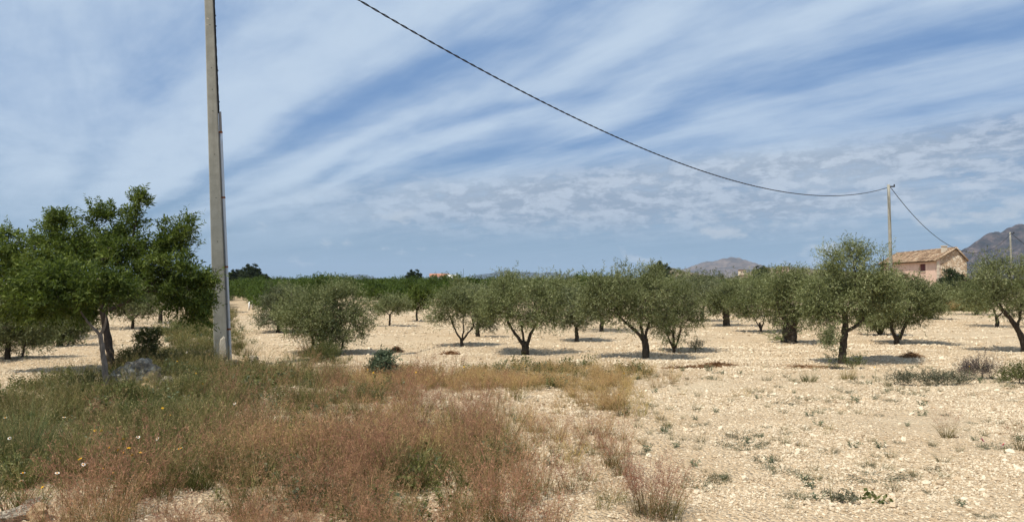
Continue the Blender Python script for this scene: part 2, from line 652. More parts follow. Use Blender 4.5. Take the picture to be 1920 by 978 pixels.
RED = [(640, 900, 320, 110, .85), (830, 810, 200, 62, .9), (480, 965, 300, 80, .8), (560, 715, 90, 32, .45), (760, 735, 170, 34, .6), (1060, 915, 150, 85, .45),
       (300, 970, 200, 60, .6), (560, 685, 50, 14, .4), (620, 800, 230, 70, .35), (1225, 960, 75, 45, .7), (945, 790, 70, 45, .7), (1000, 860, 200, 90, .15), (650, 1015, 430, 70, .85), (1010, 1010, 190, 55, .45), (1225, 1005, 90, 40, .8), (220, 1010, 230, 45, .5), (220, 850, 210, 80, .18), (430, 760, 120, 40, .25)]
GREEN = [(190, 800, 250, 85, 1), (330, 715, 120, 55, .95), (55, 860, 130, 110, .9), (500, 742, 200, 55, .7), (370, 640, 55, 60, .9), (420, 590, 22, 45, .8),
         (455, 640, 22, 45, .5), (620, 735, 130, 35, .45), (300, 880, 180, 60, .6), (800, 905, 90, 35, .35), (600, 672, 55, 14, .7), (640, 900, 340, 110, .38), (880, 860, 100, 60, .55), (520, 850, 140, 60, .5), (690, 960, 80, 30, .5)]
GOLD = [(900, 717, 210, 22, .9), (1070, 712, 150, 24, 1), (1130, 752, 75, 26, .7), (700, 722, 90, 25, .7), (1230, 712, 40, 14, .5), (860, 860, 120, 50, .5), (640, 880, 330, 110, .42), (1080, 850, 200, 100, .10)]
LUSH = [(1000, 692, 125, 13, .9), (1150, 700, 90, 9, .5), (760, 700, 90, 10, .5), (920, 700, 60, 9, .6)]
BARE = [(110, 815, 60, 28, 1), (85, 930, 60, 32, 1), (30, 985, 80, 30, .8), (520, 790, 60, 16, .6), (446, 692, 46, 12, 1), (262, 742, 62, 14, .9), (474, 620, 34, 70, 1)]


def build_ground():
    def axis(parts):
        return np.unique(np.concatenate(parts).round(4))
    far = lambda a, b, n: np.geomspace(a, b, n)
    xs = axis([np.arange(-13, 17, .16), np.arange(-30, 40, .6), far(40, 30000, 30), -far(30, 30000, 30)])
    ys = axis([np.arange(4, 26, .14), np.arange(26, 60, .5), np.arange(-6, 4, .5), far(60, 30000, 34), -far(6, 2000, 10)])
    X, Y = np.meshgrid(xs, ys)
    Zz = height(X, Y)
    V = np.stack([X, Y, Zz], -1).reshape(-1, 3)
    nx, ny = len(xs), len(ys)
    i = np.arange(ny - 1)[:, None] * nx
    j = np.arange(nx - 1)[None]
    Q = np.stack([i + j, i + j + 1, i + nx + j + 1, i + nx + j], -1).reshape(-1, 4)
    ok = V[:, 1] > 3
    px, py = pix(np.where(ok[:, None], V, np.array([0, 5, 0.])))
    lit = np.where(ok, np.maximum.reduce([zone(px, py, RED) * .9, zone(px, py, GREEN), zone(px, py, GOLD) * .8, zone(px, py, LUSH) * .8]) * (1 - zone(px, py, BARE)), 0)
    me = build_mesh('ground', V, Q, None, {'litter': lit}, True, (M_GROUND,))
    o = obj('ground', me)
    return tag(o, 'pale stony soil of the orchard and the verge', None, None, 'structure')


build_ground()


def rock_mesh(name, mat, seed, sub=1, flat=.7, rough=.28):
    """an angular stone from a distorted icosphere"""
    import bmesh
    bm = bmesh.new()
    bmesh.ops.create_icosphere(bm, subdivisions=sub, radius=1)
    rg = np.random.default_rng(seed)
    off = rg.random(3) * 50
    pl = rg.normal(size=(5, 3))
    pl /= np.linalg.norm(pl, axis=1)[:, None]
    for v in bm.verts:
        c = np.array(v.co)
        for k, nrm in enumerate(pl):                           # knock a few flat faces
            dd = c @ nrm
            lim = .62 + .06 * k
            if dd > lim:
                c = c - nrm * (dd - lim) * .85
        n = fbm(np.array([c[0] * 2.1 + off[0] + c[2]]), np.array([c[1] * 2.1 + off[1] - c[2] * 1.3]), seed)[0] - .5
        n2 = (fbm(np.array([c[0] * 5 + off[2] + c[2] * 3]), np.array([c[1] * 5 - c[2] * 4 + off[0]]), seed + 5, 3)[0] - .5) if sub > 2 else 0.0
        c = c * (1 + n * rough * 2 + n2 * .38)
        c[2] *= flat
        v.co = c
    me = bpy.data.meshes.new(name)
    bm.to_mesh(me)
    bm.free()
    me.materials.append(mat)
    return me


STONES = [rock_mesh('pebble', M_STONE, s, 1, .55 + .05 * (s % 4)) for s in range(8)]


def frustum_points(n, d0, d1, power=1.0, margin=1.08):
    """random ground points in the wedge the camera looks into"""
    d = (RNG.random(n) * (d1 ** (2 * power) - d0 ** (2 * power)) + d0 ** (2 * power)) ** (1 / (2 * power))
    x = (RNG.random(n) * 2 - 1) * 0.686 * margin * d
    return x, d


def place_stones():
    # loose field stones: dense and small close by, larger rubble further out
    pts, scl = [], []
    for n, d0, d1, s0, s1 in ((150000, 5.4, 12, .007, .021), (160000, 11, 24, .010, .028), (5200, 5.4, 22, .026, .050), (60000, 22, 55, .022, .062), (700, 15, 30, .035, .075), (500, 6, 15, .03, .06)):
        x, y = frustum_points(n, d0, d1)
        px, py = pix(np.stack([x, y, np.zeros(n)], -1))
        veg = np.maximum(zone(px, py, RED), zone(px, py, GREEN)) * (1 - zone(px, py, BARE))
        cl = fbm(x * .55, y * .55, 21)
        sand = zone(px, py, [(1735, 790, 120, 34, 1), (1390, 885, 60, 16, .8), (1600, 690, 60, 8, .5)])
        keep = RNG.random(n) < np.clip((cl - .36) * 4.2, .16, 1) * (1 - .85 * sand) * (1 - .6 * veg)
        rub = (y > 17) & (px > 1150) & (y < 24)
        s = s0 + (s1 - s0) * RNG.random(n) ** 2.2
        s = np.where(rub, s * 1.2, s)
        pts.append(np.stack([x, y, height(x, y) + s * .12], -1)[keep])
        scl.append(s[keep])
    pts, s = np.vstack(pts), np.concatenate(scl)
    n = len(s)
    sc = np.stack([s * (.8 + .5 * RNG.random(n)), s * (.7 + .4 * RNG.random(n)), s * (.7 + .4 * RNG.random(n))], -1)
    rot = np.stack([RNG.normal(0, .3, n), RNG.normal(0, .3, n), RNG.random(n) * 6.28], -1)
    scatter('gravel', 'loose pale limestone gravel strewn over the whole field', 'gravel', pts, rot, sc, RNG.integers(0, 8, n), STONES)


place_stones()


# ------------------------------------------------------------------ mountains and haze
def mount_mat(c0, c1, c2, sc):
    def fn(t):
        p = pos(t)
        n = t.noise(p, sc, 8, .65)
        g = t.noise(p, sc * 6, 6, .65)
        c = t.ramp(n, [(.34, c0), (.52, c1), (.68, c2)])
        c = t.mix(t.m('MULTIPLY', t.sstep(g, .45, .62), .6), c, c0)
        return principled(t, c, .95, n, .5, 6.0, .05)
    return fn


M_MTN = material('bare_rock_and_scrub', mount_mat((.016, .018, .020), (.062, .050, .050), (.15, .112, .10), .022))
M_MTN2 = material('bare_rock_far', mount_mat((.045, .040, .034), (.14, .105, .088), (.21, .16, .13), .005))
M_HILL = material('scrub_hill', mount_mat((.045, .050, .025), (.15, .12, .075), (.24, .19, .12), .03))
M_FAR = material('far_range', mount_mat((.018, .022, .024), (.030, .034, .034), (.045, .046, .044), .002))


def mountain(name, label, prof, d, depth, mat, seed, amp, gul):
    prof = np.array(prof, float)
    n = 320
    u = np.linspace(prof[0, 0], prof[-1, 0], n)
    hpx = np.interp(u, prof[:, 0], prof[:, 1])
    Xw = (u - CX) / F * d
    crest = (HOR - hpx) / F * d + CAM_H
    crest = crest + amp * .13 * (fbm(u / 6.0, u * 0, seed + 40, 4) - .5) * np.clip(crest / crest.max() * 2, 0, 1)
    m = 72
    s = np.linspace(-1, 1, m)
    Xg = np.repeat(Xw[None], m, 0)
    Yg = d + s[:, None] * depth + 0 * Xg
    k = np.clip(1 - np.abs(s), 0, 1)[:, None] ** .8
    k = np.where(s[:, None] > 0, k, k)
    wav = (fbm(Xg / gul, Yg / gul, seed, 5) - .5)
    ridg = np.abs(fbm(Xg / gul * 1.6 + 7, Yg / gul * .6, seed + 9, 4) - .5) * 2
    Zg = crest[None] * k + amp * (wav - .45 * ridg) * np.clip(1 - k ** 6, 0, 1) * np.minimum(1, crest[None] / crest.max() * 1.5) * np.minimum(1, k * 3)
    edge = np.clip(np.minimum(np.arange(n), np.arange(n)[::-1]) / 10, 0, 1)[None]
    Zg = Zg * edge - 3 * (1 - edge) - 2 * (k <= 0.001)
    Zg = Zg + amp * .08 * (fbm(Xg / gul * 6, Yg / gul * 6, seed + 3, 3) - .5) * edge
    V = np.stack([Xg, Yg, Zg], -1).reshape(-1, 3)
    i = np.arange(m - 1)[:, None] * n
    j = np.arange(n - 1)[None]
    Q = np.stack([i + j, i + j + 1, i + n + j + 1, i + n + j], -1).reshape(-1, 4)
    o = obj(name, build_mesh(name, V, Q, None, None, True, (mat,)))
    return tag(o, label, 'mountain', None, 'structure')


mountain('mountain', 'rugged purple-grey rocky mountain behind the house', [(1770, 530), (1790, 487), (1800, 472), (1815, 464), (1828, 461), (1834, 451), (1842, 443), (1856, 436), (1870, 434),
         (1876, 435), (1886, 429), (1896, 425), (1902, 424), (1909, 420), (1916, 419), (1924, 421), (1950, 418), (1990, 410), (2040, 424), (2100, 420), (2180, 452), (2300, 500), (2400, 530)], 4200, 900, M_MTN, 4, 190, 200)
mountain('mountain', 'low bare mauve mountain on the horizon between the olive crowns', [(1225, 529), (1270, 506), (1284, 503), (1300, 497), (1317, 491), (1328, 489), (1345, 488), (1356, 484), (1372, 481.5), (1382, 483), (1395, 486),
         (1406, 490), (1416, 497), (1440, 502), (1480, 500), (1540, 507), (1600, 515), (1680, 529)], 8800, 1500, M_MTN2, 14, 130, 420)
mountain('hill', 'small scrubby brown hill left of the bare mountain', [(1180, 529), (1215, 515), (1240, 505), (1254, 501), (1264, 502), (1280, 507), (1305, 512), (1330, 519), (1370, 529)], 1300, 260, M_HILL, 24, 7, 60)
mountain('hill', 'dark wooded rise carrying two pale houses', [(1380, 529), (1402, 512), (1418, 504), (1440, 505), (1500, 504), (1560, 506), (1640, 515), (1700, 529)], 900, 160, M_HILL, 34, 5, 50)
mountain('distant_range', 'faint blue range low on the horizon beyond the track', [(470, 529), (500, 526), (520, 523.5), (532, 519), (545, 522), (560, 524), (600, 522), (640, 517), (670, 514.5), (684, 514.5), (700, 519), (730, 527), (760, 530)], 13500, 1800, M_FAR, 44, 40, 1000)
mountain('distant_range', 'faint blue range on the horizon behind the middle olive trees', [(840, 529), (875, 518), (900, 514), (920, 512), (938, 508), (950, 507), (966, 510), (990, 509), (1012, 512), (1025, 509), (1045, 512), (1090, 518), (1160, 529)], 13500, 1800, M_FAR, 54, 40, 1000)

hz = MB()
hz.box((0, 9500, 298), (46000, 31000, 606))
haze = hz.build('haze', None)
hm = bpy.data.materials.new('haze_air')
hm.use_nodes = True
ht = NT(hm.node_tree)
ho = ht.node('ShaderNodeOutputMaterial')
hv = ht.node('ShaderNodeVolumePrincipled')
hv.inputs['Color'].default_value = (.62, .78, 1.0, 1)
hv.inputs['Density'].default_value = 4.2e-5
hv.inputs['Anisotropy'].default_value = 0.0
hm.node_tree.links.new(hv.outputs[0], ho.inputs['Volume'])
haze.data.materials.clear()
haze.data.materials.append(hm)
tag(haze, 'thin bluish haze between the field and the far mountains', 'haze', None, 'stuff')


# ------------------------------------------------------------------ trees
def unit(a):
    return a / (np.linalg.norm(a, axis=-1, keepdims=True) + 1e-9)


def leaves(tw_p, tw_d, tw_l, per, leaf_l, leaf_w, spread, droop, rg, shade=None):
    """leaf diamonds along twigs: arrays of verts, quads, v"""
    n = len(tw_p)
    k = np.tile(np.linspace(.12, 1, per), n)
    p0, d0, l0 = np.repeat(tw_p, per, 0), np.repeat(tw_d, per, 0), np.repeat(tw_l, per)
    q = p0 + d0 * (k * l0)[:, None]
    q[:, 2] -= droop * (k * l0) ** 2
    N = len(q)
    rnd = unit(rg.normal(size=(N, 3)))
    side = unit(np.cross(d0, rnd))
    ld = unit(d0 * (1 - spread) + side * spread + rg.normal(size=(N, 3)) * .12)
    wd = unit(np.cross(ld, unit(rg.normal(size=(N, 3)) + np.array([0, 0, .6]))))
    L = leaf_l * (.7 + .6 * rg.random(N))
    W = leaf_w * (.75 + .5 * rg.random(N))
    a = q
    b = q + ld * (L * .45)[:, None] + wd * (W * .5)[:, None]
    c = q + ld * L[:, None] - np.array([0, 0, 1.0]) * (L * .12)[:, None]
    e = q + ld * (L * .45)[:, None] - wd * (W * .5)[:, None]
    V = np.stack([a, b, c, e], 1).reshape(-1, 3)
    Q = np.arange(N * 4).reshape(-1, 4)
    clump = np.repeat(shade, per) if shade is not None else 0
    v = np.clip(.48 + rg.normal(0, .27, N) + clump, 0, 1)
    return V, Q, np.repeat(v, 4)


def grow(base, limbs, ells, rg, clumps, twigs, per, leaf_l, leaf_w, twig_l, clump_r, spread=.55, droop=.3, up=.5, shell=2.4, brad=.012):
    """limbs: [(points, r0, r1)] in local metres; ells: [(centre, radii)] in local metres.
    Returns branch MB and leaf arrays."""
    ells = [(np.array(c, float), np.array(r, float)) for c, r in ells]
    vol = np.array([r.prod() ** .8 for _, r in ells])
    vol = np.maximum(vol, vol.sum() * .010)
    which = rg.choice(len(ells), clumps, p=vol / vol.sum())
    dirs = unit(rg.normal(size=(clumps, 3)))
    rr = rg.random(clumps) ** (1 / shell)
    cen = np.array([ells[w][0] for w in which])
    rad = np.array([ells[w][1] for w in which])
    cp = cen + dirs * rr[:, None] * rad
    rr2 = np.where(rg.random(clumps) < .16, 1 + .22 * rg.random(clumps), 1.0)
    cp = cen + (cp - cen) * rr2[:, None]
    for _ in range(max(3, clumps // 24)):                      # gaps in the crown
        w = rg.choice(len(ells), p=vol / vol.sum())
        hc = ells[w][0] + unit(rg.normal(size=3)) * ells[w][1] * (.75 + .3 * rg.random())
        hr = .30 * ells[w][1].mean() + .05
        ok = np.linalg.norm(cp - hc, axis=1) > hr
        if ok.sum() > clumps * .6:
            cp, cen, rad = cp[ok], cen[ok], rad[ok]
    clumps = len(cp)
    cp[:, 2] = np.maximum(cp[:, 2], .12)
    sk = []
    for pts, r0, r1 in limbs:
        pts = np.asarray(pts, float)
        for a, b in zip(pts[:-1], pts[1:]):
            for s in np.linspace(0, 1, 6):
                sk.append(a + (b - a) * s)
    lo = max(.15, 0.35 * max(p[2] for p in sk))
    sk = [p for p in sk if p[2] > lo] or sk
    sk = np.array(sk)
    bm = MB()
    order = np.argsort(np.linalg.norm(cp[:, None] - sk[None, :], axis=2).min(1))
    for i in order:
        t = cp[i]
        dv = t - sk
        cost = np.linalg.norm(dv, axis=1) + .8 * np.clip(-dv[:, 2], 0, None)
        s = sk[cost.argmin()]
        ln = np.linalg.norm(t - s)
        if ln < .05:
            continue
        mid = (s + t) / 2 + rg.normal(0, .10, 3) * ln + np.array([0, 0, .08 * ln])
        u = np.linspace(0, 1, 5)[:, None]
        c = (1 - u) ** 2 * s + 2 * u * (1 - u) * mid + u ** 2 * t
        bm.tube(c, np.linspace(brad * min(1.6, .6 + ln), brad * .35, 5), 4, cap=False)
        sk = np.vstack([sk, c[1:]])
    tot = clumps * twigs
    ci = np.repeat(np.arange(clumps), twigs)
    tp = cp[ci] + rg.normal(0, 1, (tot, 3)) * clump_r * np.array([1, 1, .8])
    center = np.mean([c for c, _ in ells], axis=0)
    outw = unit(cp[ci] - cen[ci] * .75 - center * .25)
    td = unit(outw * .7 + rg.normal(0, .55, (tot, 3)) + np.array([0, 0, up]))
    tl = twig_l * (.6 + .8 * rg.random(tot))
    shade = (rg.normal(0, .17, clumps))[ci]
    V, Q, v = leaves(tp, td, tl, per, leaf_l, leaf_w, spread, droop, rg, shade)
    ok = V[:, 2].reshape(-1, 4).min(1) > 0.03
    return bm, V, Q[ok], v


def wiggle(pts, n, rg, amp):
    pts = np.asarray(pts, float)
    t = np.linspace(0, len(pts) - 1, n)
    out = np.stack([np.interp(t, np.arange(len(pts)), pts[:, k]) for k in range(3)], -1)
    # smooth the corners
    for _ in range(2):
        out[1:-1] = .25 * out[:-2] + .5 * out[1:-1] + .25 * out[2:]
    w = rg.normal(0, amp, out.shape)
    w[0] = w[-1] = 0
    return out + w


def tree(name, label, cat, base_px, ells_px, limbs_px, group=None, mat=None, bark=None, seed=1, clumps=90, twigs=16, per=9, leaf=(.060, .017), twig=.20,
         clump_r=.13, depth=.9, spread=.5, droop=.25, up=.5, shell=2.4, dist=None, brad=.012):
    """a tree measured on the photograph: base pixel, crown ellipses (cx, cy, rx, ry[, dy metres]) and limbs as pixel polylines ((x, y[, dy])..., r0, r1)"""
    rg = np.random.default_rng(seed)
    clumps, twigs = int(clumps * 1.3), int(twigs * 1.3)
    g = G(*base_px) if dist is None else P(base_px[0], HOR, dist)
    d = g[1]
    b = on(g[0], d)
    s = d / F

    def loc(x, y, dy=0.0):
        q = P(x, y, d) - b
        return np.array([q[0], dy, q[2]])
    root = thing(name, b, label, cat, group)
    limbs = []
    for k, (pts, r0, r1) in enumerate(limbs_px):
        L = [loc(*p) for p in pts]
        if k == 0:
            L[0][2] = -.08
        limbs.append((wiggle(L, 4 * len(L), rg, r1 * (.10 if k == 0 else .22)), r0, r1))
    ells = []
    for e in ells_px:
        c = loc(e[0], e[1], e[4] if len(e) > 4 else 0.0)
        rx, rz = e[2] * s, e[3] * s
        ells.append((c, (rx, max(rx, rz) * depth, rz)))
    for k, (pts, r0, r1) in enumerate(limbs):
        mb = MB()
        rad = r0 + (r1 - r0) * np.linspace(0, 1, len(pts)) ** .8
        if k == 0:
            rad[0] *= 1.45
            rad[1] *= 1.15
        mb.tube(pts, rad, 8, rough=.22)
        mb.build('trunk' if k == 0 else 'limb', bark or M_BARK, root, True)
    bm, V, Q, v = grow(b, limbs, ells, rg, clumps, twigs, per, leaf[0], leaf[1], twig, clump_r, spread, droop, up, shell, brad)
    tag(bm.build('branchwork', bark or M_BARK, root), kind='stuff')
    obj('crown', build_mesh('crown', V, Q, None, {'v': v}, False, (mat or M_OLIVE,)), root)
    return root


OG = 'olive trees in the stony field'
# ---- olives, near and middle rows
tree('olive_tree', 'broad bushy olive with foliage down to the ground, right of the track', 'olive tree', (606, 662),
     [(600, 590, 74, 52), (650, 580, 60, 44), (560, 585, 42, 46), (612, 625, 70, 34), (665, 598, 46, 32), (625, 552, 45, 20), (560, 548, 22, 14), (640, 545, 22, 14)],
     [(((606, 662), (604, 640), (600, 610)), .09, .06), (((604, 640), (575, 610), (555, 585)), .05, .02), (((604, 636), (640, 605), (665, 585)), .05, .02), (((585, 665), (588, 640), (580, 615)), .05, .02), (((640, 655), (645, 630), (660, 605)), .03, .015)],
     OG, seed=101, clumps=240, twigs=19, per=9, shell=1.9, depth=1.0)
tree('olive_tree', 'greyish olive half hidden behind the broad bushy one beside the track', 'olive tree', (522, 622),
     [(520, 575, 34, 38), (545, 560, 30, 26), (510, 600, 24, 20)],
     [(((522, 622), (522, 605), (520, 585)), .09, .05)], OG, mat=M_OLIVE_GREY, seed=102, clumps=80, twigs=18, leaf=(.075, .02))
tree('olive_tree', 'small umbrella-shaped olive standing alone on a thin dark trunk', 'olive tree', (730, 612),
     [(732, 572, 28, 15), (718, 577, 18, 10), (748, 572, 18, 13)],
     [(((730, 612), (731, 598), (731, 588)), .05, .04), (((731, 591), (722, 583), (716, 577)), .025, .012), (((731, 590), (738, 581), (745, 574)), .025, .012)],
     OG, seed=103, clumps=60, twigs=14, leaf=(.075, .02))
tree('almond_tree', 'small dark green almond on a straight trunk before the orchard edge', 'almond tree', (782, 601),
     [(784, 560, 21, 20), (776, 566, 15, 11), (793, 556, 14, 13)],
     [(((782, 601), (781, 588), (782, 578)), .06, .045), (((782, 580), (775, 573), (770, 566)), .03, .012), (((782, 579), (788, 571), (793, 560)), .03, .012)],
     mat=M_ALMOND, bark=M_BARK_DARK, seed=104, clumps=60, twigs=14, leaf=(.09, .028))
tree('olive_tree', 'smaller olive with a low three-way fork and a rounded crown', 'olive tree', (866, 648),
     [(856, 575, 44, 30), (835, 585, 30, 20), (878, 580, 30, 26), (862, 560, 30, 16), (822, 592, 17, 12), (886, 594, 18, 12)],
     [(((866, 648), (866, 641), (865, 634)), .06, .05), (((865, 637), (855, 622), (847, 603), (842, 590)), .035, .018), (((866, 636), (870, 618), (868, 600)), .03, .015), (((867, 638), (876, 626), (889, 612), (885, 598)), .035, .018)],
     OG, seed=105, clumps=95, twigs=16)
tree('olive_tree', 'olive with a single short trunk tucked between two forked olives', 'olive tree', (896, 631),
     [(905, 580, 28, 34), (895, 560, 22, 18), (915, 600, 20, 14)],
     [(((896, 631), (895, 618), (898, 600)), .09, .06)], OG, mat=M_OLIVE_GREY, seed=106, clumps=70, twigs=15, leaf=(.07, .02))
tree('olive_tree', 'wide olive with three spreading limbs rising from a short stump', 'olive tree', (985, 664),
     [(985, 572, 60, 38), (935, 565, 42, 38), (1025, 570, 40, 42), (975, 542, 46, 24), (932, 532, 16, 18), (1033, 540, 18, 22), (920, 590, 28, 18), (1030, 600, 28, 18), (1000, 598, 32, 14)],
     [(((985, 664), (985, 652), (983, 641)), .115, .10), (((981, 646), (968, 628), (956, 611), (947, 590)), .055, .026), (((983, 645), (980, 622), (976, 603)), .04, .02), (((988, 647), (995, 626), (1004, 609), (1016, 592)), .055, .026)],
     OG, seed=107, clumps=150, twigs=18)
tree('olive_tree', 'short olive behind and to the right of the three-limbed one', 'olive tree', (1082, 638),
     [(1082, 575, 38, 34), (1062, 560, 24, 22), (1100, 585, 24, 22), (1075, 598, 26, 12)],
     [(((1082, 638), (1081, 622), (1080, 608)), .075, .06), (((1080, 612), (1070, 602), (1065, 590)), .03, .015), (((1081, 614), (1092, 603), (1098, 590)), .03, .015)],
     OG, mat=M_OLIVE_GREY, seed=108, clumps=85, twigs=16, leaf=(.07, .02))
tree('olive_tree', 'tall leaning olive with one long limb slanting off its trunk', 'olive tree', (1211, 672),
     [(1190, 555, 66, 42), (1140, 560, 48, 38), (1225, 560, 36, 44), (1185, 520, 46, 22), (1118, 548, 24, 26), (1215, 512, 24, 16), (1178, 596, 50, 20), (1228, 600, 26, 20), (1110, 575, 20, 18)],
     [(((1211, 672), (1211, 650), (1207, 632)), .105, .085), (((1209, 640), (1190, 618), (1170, 602), (1155, 585)), .055, .026), (((1208, 636), (1202, 610), (1200, 580)), .05, .025), (((1209, 634), (1215, 612), (1222, 585)), .045, .02)],
     OG, seed=109, clumps=165, twigs=18)
tree('olive_tree', 'many-stemmed low olive pressed against the tall leaning one', 'olive tree', (1264, 656),
     [(1270, 585, 38, 38), (1252, 605, 28, 26), (1290, 580, 26, 36), (1265, 555, 30, 22), (1262, 625, 22, 16)],
     [(((1264, 656), (1263, 640), (1262, 620)), .05, .03), (((1262, 652), (1252, 630), (1246, 608)), .035, .015), (((1266, 652), (1274, 630), (1278, 605)), .035, .015)],
     OG, seed=110, clumps=100, twigs=17)
tree('olive_tree', 'olive with a thick black trunk and flat shadowed crown in the middle row', 'olive tree', (1363, 610),
     [(1362, 560, 38, 26), (1340, 568, 24, 20), (1384, 558, 22, 24)],
     [(((1363, 610), (1362, 596), (1361, 580)), .17, .14)], OG, seed=111, clumps=80, twigs=17, leaf=(.08, .023))
tree('olive_tree', 'rounded olive on a slender split trunk before the thick-trunked one', 'olive tree', (1427, 623),
     [(1420, 570, 44, 34), (1390, 575, 26, 24), (1445, 575, 26, 34), (1425, 545, 34, 20)],
     [(((1427, 623), (1426, 612), (1424, 604)), .055, .04), (((1426, 616), (1418, 603), (1412, 590)), .03, .015), (((1427, 617), (1432, 603), (1434, 590)), .03, .015)],
     OG, seed=112, clumps=95, twigs=17, leaf=(.075, .021))
tree('olive_tree', 'old olive with a very stout dark trunk and suckers at its foot', 'olive tree', (1481, 644),
     [(1490, 560, 44, 42), (1462, 560, 30, 36), (1515, 565, 30, 36), (1485, 530, 38, 26), (1480, 592, 30, 16), (1482, 612, 20, 5), (1464, 640, 9, 4)],
     [(((1481, 644), (1480, 622), (1482, 600)), .215, .19), (((1480, 606), (1465, 590), (1458, 575)), .10, .04), (((1484, 604), (1500, 588), (1508, 572)), .10, .04)],
     OG, seed=113, clumps=120, twigs=18, leaf=(.07, .02))
tree('olive_tree', 'tallest olive of the field with a bent side limb curling up on one side', 'olive tree', (1579, 681),
     [(1590, 540, 62, 50), (1545, 560, 38, 40), (1640, 545, 44, 46), (1590, 490, 40, 30), (1565, 588, 44, 18), (1650, 572, 38, 20), (1600, 475, 18, 14), (1530, 580, 24, 26), (1652, 490, 8, 22), (1548, 500, 14, 20), (1535, 610, 14, 12)],
     [(((1579, 681), (1580, 655), (1583, 630), (1586, 600), (1582, 575)), .105, .06), (((1584, 622), (1600, 614), (1618, 602), (1620, 585), (1612, 572)), .05, .03), (((1583, 605), (1572, 598), (1560, 585)), .035, .018), (((1585, 590), (1600, 560), (1605, 520), (1600, 490)), .04, .012)],
     OG, seed=114, clumps=190, twigs=18)
tree('olive_tree', 'olive with two upright limbs parting low, beside the tallest olive', 'olive tree', (1683, 645),
     [(1700, 560, 54, 40), (1660, 575, 32, 34), (1738, 565, 34, 34), (1690, 535, 36, 22), (1715, 590, 40, 18)],
     [(((1683, 645), (1682, 637), (1681, 629)), .09, .08), (((1680, 635), (1672, 615), (1672, 590), (1668, 572)), .06, .03), (((1686, 636), (1695, 615), (1703, 595), (1706, 575)), .06, .03)],
     OG, seed=115, clumps=130, twigs=18, leaf=(.068, .02))
tree('olive_tree', 'dense many-stemmed olive seen between the tallest olive and its neighbour', 'olive tree', (1650, 628),
     [(1648, 575, 36, 34), (1630, 600, 22, 18), (1660, 605, 24, 18)],
     [(((1650, 628), (1648, 610), (1645, 590)), .06, .035), (((1652, 626), (1660, 608), (1664, 590)), .05, .025), (((1648, 626), (1638, 610), (1632, 595)), .04, .02)],
     OG, seed=116, clumps=85, twigs=18, leaf=(.078, .022))
tree('olive_tree', 'dark-stemmed olive farther back below the house', 'olive tree', (1744, 600),
     [(1742, 560, 34, 26), (1725, 570, 26, 18), (1760, 565, 16, 18)],
     [(((1744, 600), (1743, 588), (1740, 575)), .16, .12)], OG, seed=117, clumps=85, twigs=18, leaf=(.095, .027))
tree('olive_tree', 'big olive leaning in from the edge of the picture past the house', 'olive tree', (1924, 658),
     [(1880, 535, 54, 44), (1840, 545, 38, 34), (1925, 540, 60, 48), (1870, 500, 38, 22), (1915, 500, 36, 26), (1975, 560, 50, 50), (1880, 572, 40, 16), (1822, 560, 20, 18)],
     [(((1924, 658), (1916, 632), (1905, 612), (1890, 592), (1875, 575)), .10, .05), (((1907, 616), (1912, 595), (1915, 570)), .05, .025), (((1890, 592), (1870, 565), (1855, 545)), .035, .014)],
     OG, seed=118, clumps=165, twigs=18)

# ---- left field
tree('olive_tree', 'low dark olive cut by the picture edge under the big almond', 'olive tree', (14, 676),
     [(25, 605, 60, 44), (-20, 600, 50, 50), (70, 600, 40, 34), (30, 640, 50, 20)],
     [(((14, 676), (14, 655), (18, 630)), .08, .05), (((42, 668), (46, 650), (50, 625)), .03, .015)], 'trees of the left field', seed=120, clumps=170, twigs=17, mat=M_OLIVE)
tree('olive_tree', 'shaded olive behind the trunks of the big almond', 'olive tree', (112, 648),
     [(112, 595, 48, 36), (85, 610, 32, 26), (145, 600, 30, 30), (110, 630, 46, 14), (60, 625, 30, 18)],
     [(((112, 648), (112, 630), (110, 610)), .10, .06)], 'trees of the left field', seed=121, clumps=150, twigs=17, leaf=(.075, .021))
tree('olive_tree', 'small pale olive glimpsed beneath the big almond crown', 'olive tree', (249, 616),
     [(250, 572, 36, 24), (232, 580, 22, 16), (272, 570, 22, 20)],
     [(((249, 616), (249, 604), (248, 592)), .07, .05), (((249, 600), (238, 590), (230, 580)), .03, .015), (((249, 600), (260, 588), (268, 578)), .03, .015)],
     'trees of the left field', seed=122, clumps=80, twigs=16, leaf=(.085, .024))

